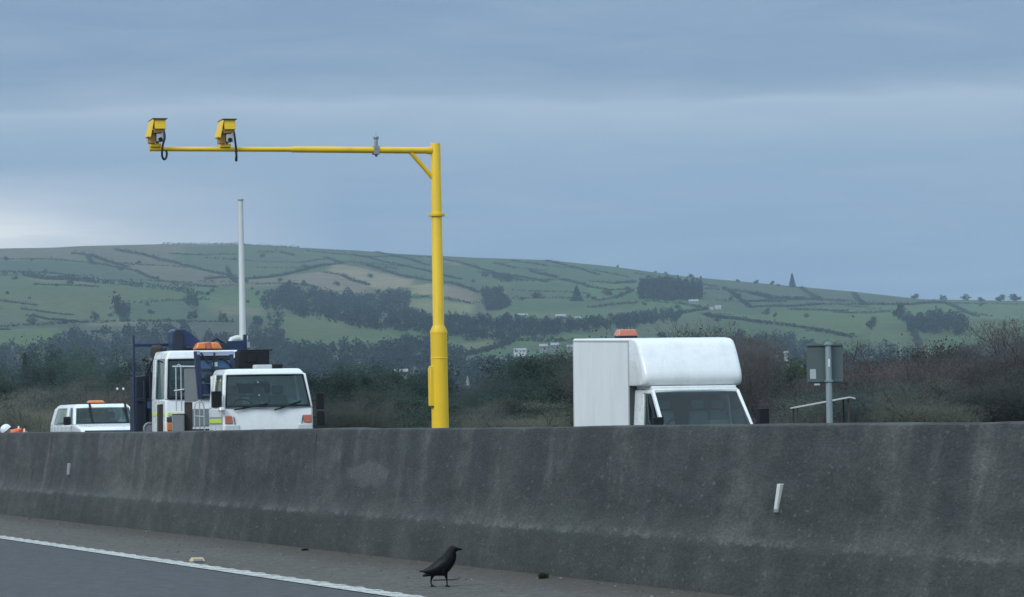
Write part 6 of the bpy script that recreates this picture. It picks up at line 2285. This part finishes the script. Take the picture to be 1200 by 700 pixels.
def wood(poly, n, hpx, label, mat='hill_wood', nm='wood', vmax=440, conifer=False):
    us = [p[0] for p in poly]
    vs = [p[1] for p in poly]
    mb = MB()
    o0 = None
    k = 0
    tries = 0
    while k < n and tries < n * 40:
        tries += 1
        u, v = random.uniform(min(us), max(us)), random.uniform(min(vs), max(vs))
        if not inpoly(np.array([u]), np.array([v]), poly)[0]:
            continue
        p = hit(u, min(v + hpx * 0.5, vmax))
        if o0 is None:
            o0 = p.copy()
        kk = p.y / FPX
        h = hpx * kk * random.uniform(0.7, 1.25)
        c = p - o0
        if conifer:
            for q in range(46):
                z = random.random()
                rr = 0.22 * h * (1 - z) + 0.2
                leafq(mb, c + Vector((random.gauss(0, .6) * rr, random.gauss(0, .6) * rr, z * h)), 0.9)
        else:
            rx = h * random.uniform(0.32, 0.5)
            for q in range(60):
                a = Vector((random.gauss(0, 1), random.gauss(0, 1), random.gauss(0, 1))).normalized() * (random.random() ** 0.4)
                leafq(mb, c + Vector((a.x * rx, a.y * rx, h * 0.52 + a.z * h * 0.48)), 0.11 * h)
        k += 1
    o = mb.build(nm, mat, fix=False)
    o.location = o0
    o['kind'] = 'stuff'
    o['label'] = label
    return o


wood([(306, 346), (318, 340), (340, 338), (370, 342), (400, 344), (430, 348), (450, 342), (478, 338), (482, 350), (468, 356), (480, 364), (500, 371), (560, 374), (600, 372),
      (640, 375), (700, 374), (745, 374), (745, 382), (700, 384), (640, 390), (600, 396), (560, 397), (500, 388), (450, 384), (400, 376), (352, 368), (335, 360), (318, 362), (304, 356)], 820, 12,
     'dark blue-green wood spreading across the middle of the hillside')
wood([(746, 333), (770, 330), (822, 332), (822, 346), (790, 347), (750, 345)], 260, 13, 'dark block of conifers high on the right hillside', 'needle', 'conifer_wood', conifer=True)
wood([(564, 338), (588, 340), (598, 356), (590, 360), (570, 362)], 110, 10, 'small wood right of the tan fields')
wood([(720, 371), (760, 364), (800, 364), (790, 376), (720, 380)], 150, 8, 'strip of wood left of the white farmhouses')
wood([(1058, 370), (1100, 366), (1135, 374), (1130, 388), (1065, 386)], 110, 13, 'small blue wood on the right slope')
wood([(600, 330), (560, 322), (570, 318), (600, 326)], 40, 5, 'scrubby wood under the skyline right of the pole')
wood([(300, 366), (330, 370), (332, 400), (310, 408), (290, 395)], 40, 12, 'bare wood on the slope right of the mast')
wood([(70, 390), (150, 386), (200, 384), (240, 392), (330, 398), (330, 414), (60, 414)], 200, 13, 'hazy bare wood below the level hedge')
wood([(-60, 408), (60, 404), (100, 402), (180, 406), (330, 408), (345, 400), (345, 446), (-60, 446)], 420, 17, 'hazy woods on the lower slope behind the works vehicles', vmax=450)
wood([(345, 402), (420, 404), (500, 398), (545, 402), (545, 418), (600, 422), (690, 424), (690, 446), (345, 446)], 420, 16, 'hazy woods on the lower slope beside the yellow pole', vmax=450)
wood([(690, 404), (830, 402), (860, 396), (985, 410), (1260, 402), (1260, 446), (690, 446)], 420, 16, 'hazy woods on the lower slope at the right', vmax=450)
wood([(860, 390), (900, 392), (960, 398), (985, 408), (985, 424), (860, 424)], 120, 13, 'hazy bare wood behind the grey sign')


def valley(label, prof, y0, y1, n, mat='hill_wood'):
    """woodland on the valley floor: many trees at their own distances"""
    us_p, vs_p = zip(*prof)
    mb = MB()
    o0 = None
    for k in range(n):
        u = random.uniform(us_p[0], us_p[-1])
        y = y0 + (y1 - y0) * random.random()
        x = at(u, 480, y).x
        z = float(terr(x, y))
        zt = at(u, float(np.interp(u, us_p, vs_p)), y).z
        hmax = zt - z
        h = min(random.uniform(6, 12), hmax * random.uniform(0.85, 1.02))
        if h < 2:
            continue
        p = Vector((x, y, z))
        if o0 is None:
            o0 = p.copy()
        c = p - o0
        rx = h * random.uniform(0.28, 0.42)
        for q in range(70):
            a = Vector((random.gauss(0, 1), random.gauss(0, 1), random.gauss(0, 1))).normalized() * (random.random() ** 0.4)
            leafq(mb, c + Vector((a.x * rx, a.y * rx, h * 0.52 + a.z * h * 0.48)), 0.075 * h)
    o = mb.build('valley_wood', mat, fix=False)
    o.location = o0
    o['kind'] = 'stuff'
    o['label'] = label


valley('hazy woods on the valley floor at the left', [(-60, 400), (60, 405), (100, 398), (180, 404), (250, 398), (340, 402)], 620, 1330, 230)
valley('hazy woods on the valley floor beside the yellow pole', [(330, 402), (400, 399), (480, 397), (520, 402), (540, 418), (600, 416), (690, 414)], 620, 1330, 260)
valley('hazy woods on the valley floor at the right', [(690, 408), (800, 400), (900, 404), (1000, 402), (1260, 398)], 620, 1330, 190)

for k_ in range(75):
    u_, v_ = random.uniform(0, 1190), random.uniform(300, 384)
    if v_ > float(np.interp(u_, [q[0] for q in SKY_UV], [q[1] for q in SKY_UV])) + 6:
        hill_tree(u_, v_, random.uniform(3, 6.5), 'small dark bush dotted among the hill fields', random.choice([HT1, HT2]), random.uniform(1.2, 2.0), 'small bushes dotted among the hill fields')

# ------------------------------------------------------------------ far buildings
def house(u, v, wpx, hpx, label, wall='house_white', roof='roof_slate', y=None, chim=True, ang=0.0):
    p = hit(u, v)
    if y is not None:
        q = at(u, v, y)
        p = Vector((q.x, q.y, q.z))
    k = p.y / FPX
    w, h = wpx * k, hpx * k
    d = w * 0.55
    e = empty('farmhouse', (p.x, p.y, p.z - 0.3), R(ang), label, 'house', 'far white houses')
    mb = MB()
    mb.box(-w / 2, w / 2, 0, d, -1.0, h * 0.66)
    mb.add([(-w / 2, 0, h * 0.66), (-w / 2, d, h * 0.66), (-w / 2, d / 2, h)], [(0, 1, 2)])
    mb.add([(w / 2, 0, h * 0.66), (w / 2, d, h * 0.66), (w / 2, d / 2, h)], [(0, 2, 1)])
    mb.build('wall', wall, e)
    mb = MB()
    o_ = 0.15
    mb.prism_x([(-o_, h * 0.66 - 0.02), (d / 2, h + 0.1), (d + o_, h * 0.66 - 0.02), (d + o_, h * 0.66 + 0.1), (d / 2, h + 0.25), (-o_, h * 0.66 + 0.1)], -w / 2 - 0.15, w / 2 + 0.15)
    rf = mb.build('roof', roof, e)
    if chim:
        mb = MB()
        mb.box(w * 0.36, w * 0.46, d * 0.4, d * 0.6, h * 0.8, h * 1.22)
        mb.build('chimney', wall, rf)
    for i in (-0.3, 0.0, 0.3):
        mb = MB()
        mb.box(w * i - w * 0.05, w * i + w * 0.05, -0.05, -0.004, h * 0.25, h * 0.48)
        mb.build('window', 'window_dark', e)


house(813, 356, 11, 5, 'pale grey farmhouse on the slope right below the conifer block', 'house_grey', 'roof_pale')
house(834, 363.5, 4, 3.5, 'small white gable just left of the brightest farmhouse', 'house_white', 'roof_pale', chim=False)
house(841.5, 362.5, 7, 4.5, 'bright white farmhouse right of the conifer block', 'house_white', 'roof_pale')
house(785, 367.5, 7, 4, 'pale farmhouse at the end of the wood left of the white farmhouses', 'house_grey', 'roof_pale')
house(610, 413, 14, 5, 'long white-roofed barn just right of the yellow pole in the valley', 'house_white', 'roof_pale', 1250, False, 8)
house(637, 409, 9, 6, 'pale house in the valley, leftmost in the row by the luton van', 'house_grey', 'roof_pale', 1260)
house(650, 408, 10, 6.5, 'taller pale house in the middle of the valley row by the luton van', 'house_grey', 'roof_pale', 1270)
house(670, 409, 11, 5, 'pale house in the valley row closest to the luton van box', 'house_grey', 'roof_pale', 1260)
house(613, 372, 11, 4.5, 'pale cottage at the top edge of the wide wood', 'house_grey', 'roof_pale')
house(657, 373, 12, 4.5, 'pale long cottage in the wood below the fir', 'house_grey', 'roof_pale')
house(678, 374.5, 8, 3.5, 'small pale cottage right of the long cottage in the wood', 'house_grey', 'roof_pale')
house(318, 356, 6, 3, 'small pale house in the wood right of the mast', 'house_grey', 'roof_pale', chim=False)
house(338, 359, 7, 3.5, 'pale house in the wood, further right of the mast', 'house_grey', 'roof_pale', chim=False)
house(347, 367, 18, 4, 'long pale shed at the lower edge of the wood right of the mast', 'house_grey', 'roof_pale', chim=False)
house(908, 421, 9, 5, 'white farmhouse low behind the scrub left of the grey sign', 'house_white', 'roof_pale', 640)
house(921, 415, 4, 4, 'small white gable right of the low farmhouse near the sign', 'house_white', 'roof_pale', 660, False)
house(470, 437, 14, 5, 'grey-roofed house glimpsed over the evergreens left of the yellow pole', 'house_grey', 'roof_pale', 520, False)

sp_ = at(548, 452, 540)
e_ = empty('church_spire', (sp_.x, sp_.y, float(terr(sp_.x, sp_.y))), 0.0, 'tiny white spire above the bushes right of the yellow pole', 'spire')
mb_ = MB()
zt_ = at(548, 441, 540).z - e_.location.z
zb_ = at(548, 452, 540).z - e_.location.z
mb_.box(-0.32, 0.32, -0.32, 0.32, 0, zb_)
mb_.build('tower', 'house_grey', e_)
mb_ = MB()
mb_._lathe([(0.34, zb_), (0.05, zt_)], 8, 0, (0, 0, 0))
mb_.build('spire', 'house_white', e_)

# the plants the others were copied from go away
for p_ in PROTOS:
    for c_ in list(p_.children):
        bpy.data.objects.remove(c_)
    bpy.data.objects.remove(p_)

# ------------------------------------------------------------------ air
HAZE = 1.3e-4


def make_haze():
    mb = MB()
    mb.box(-3650, 3650, -350, 4650, -4.0, 182.0)
    m = bpy.data.materials.new('haze_air')
    m.use_nodes = True
    nt = m.node_tree
    nt.nodes.remove(nt.nodes['Principled BSDF'])
    v = nt.nodes.new('ShaderNodeVolumePrincipled')
    v.inputs['Color'].default_value = (0.66, 0.83, 1.0, 1)
    v.inputs['Density'].default_value = HAZE
    v.inputs['Anisotropy'].default_value = 0.2
    nt.links.new(v.outputs[0], nt.nodes['Material Output'].inputs['Volume'])
    o = mb.build('haze', m)
    o['kind'] = 'stuff'
    o['label'] = 'thin blue haze lying over the valley and the hill'


make_haze()
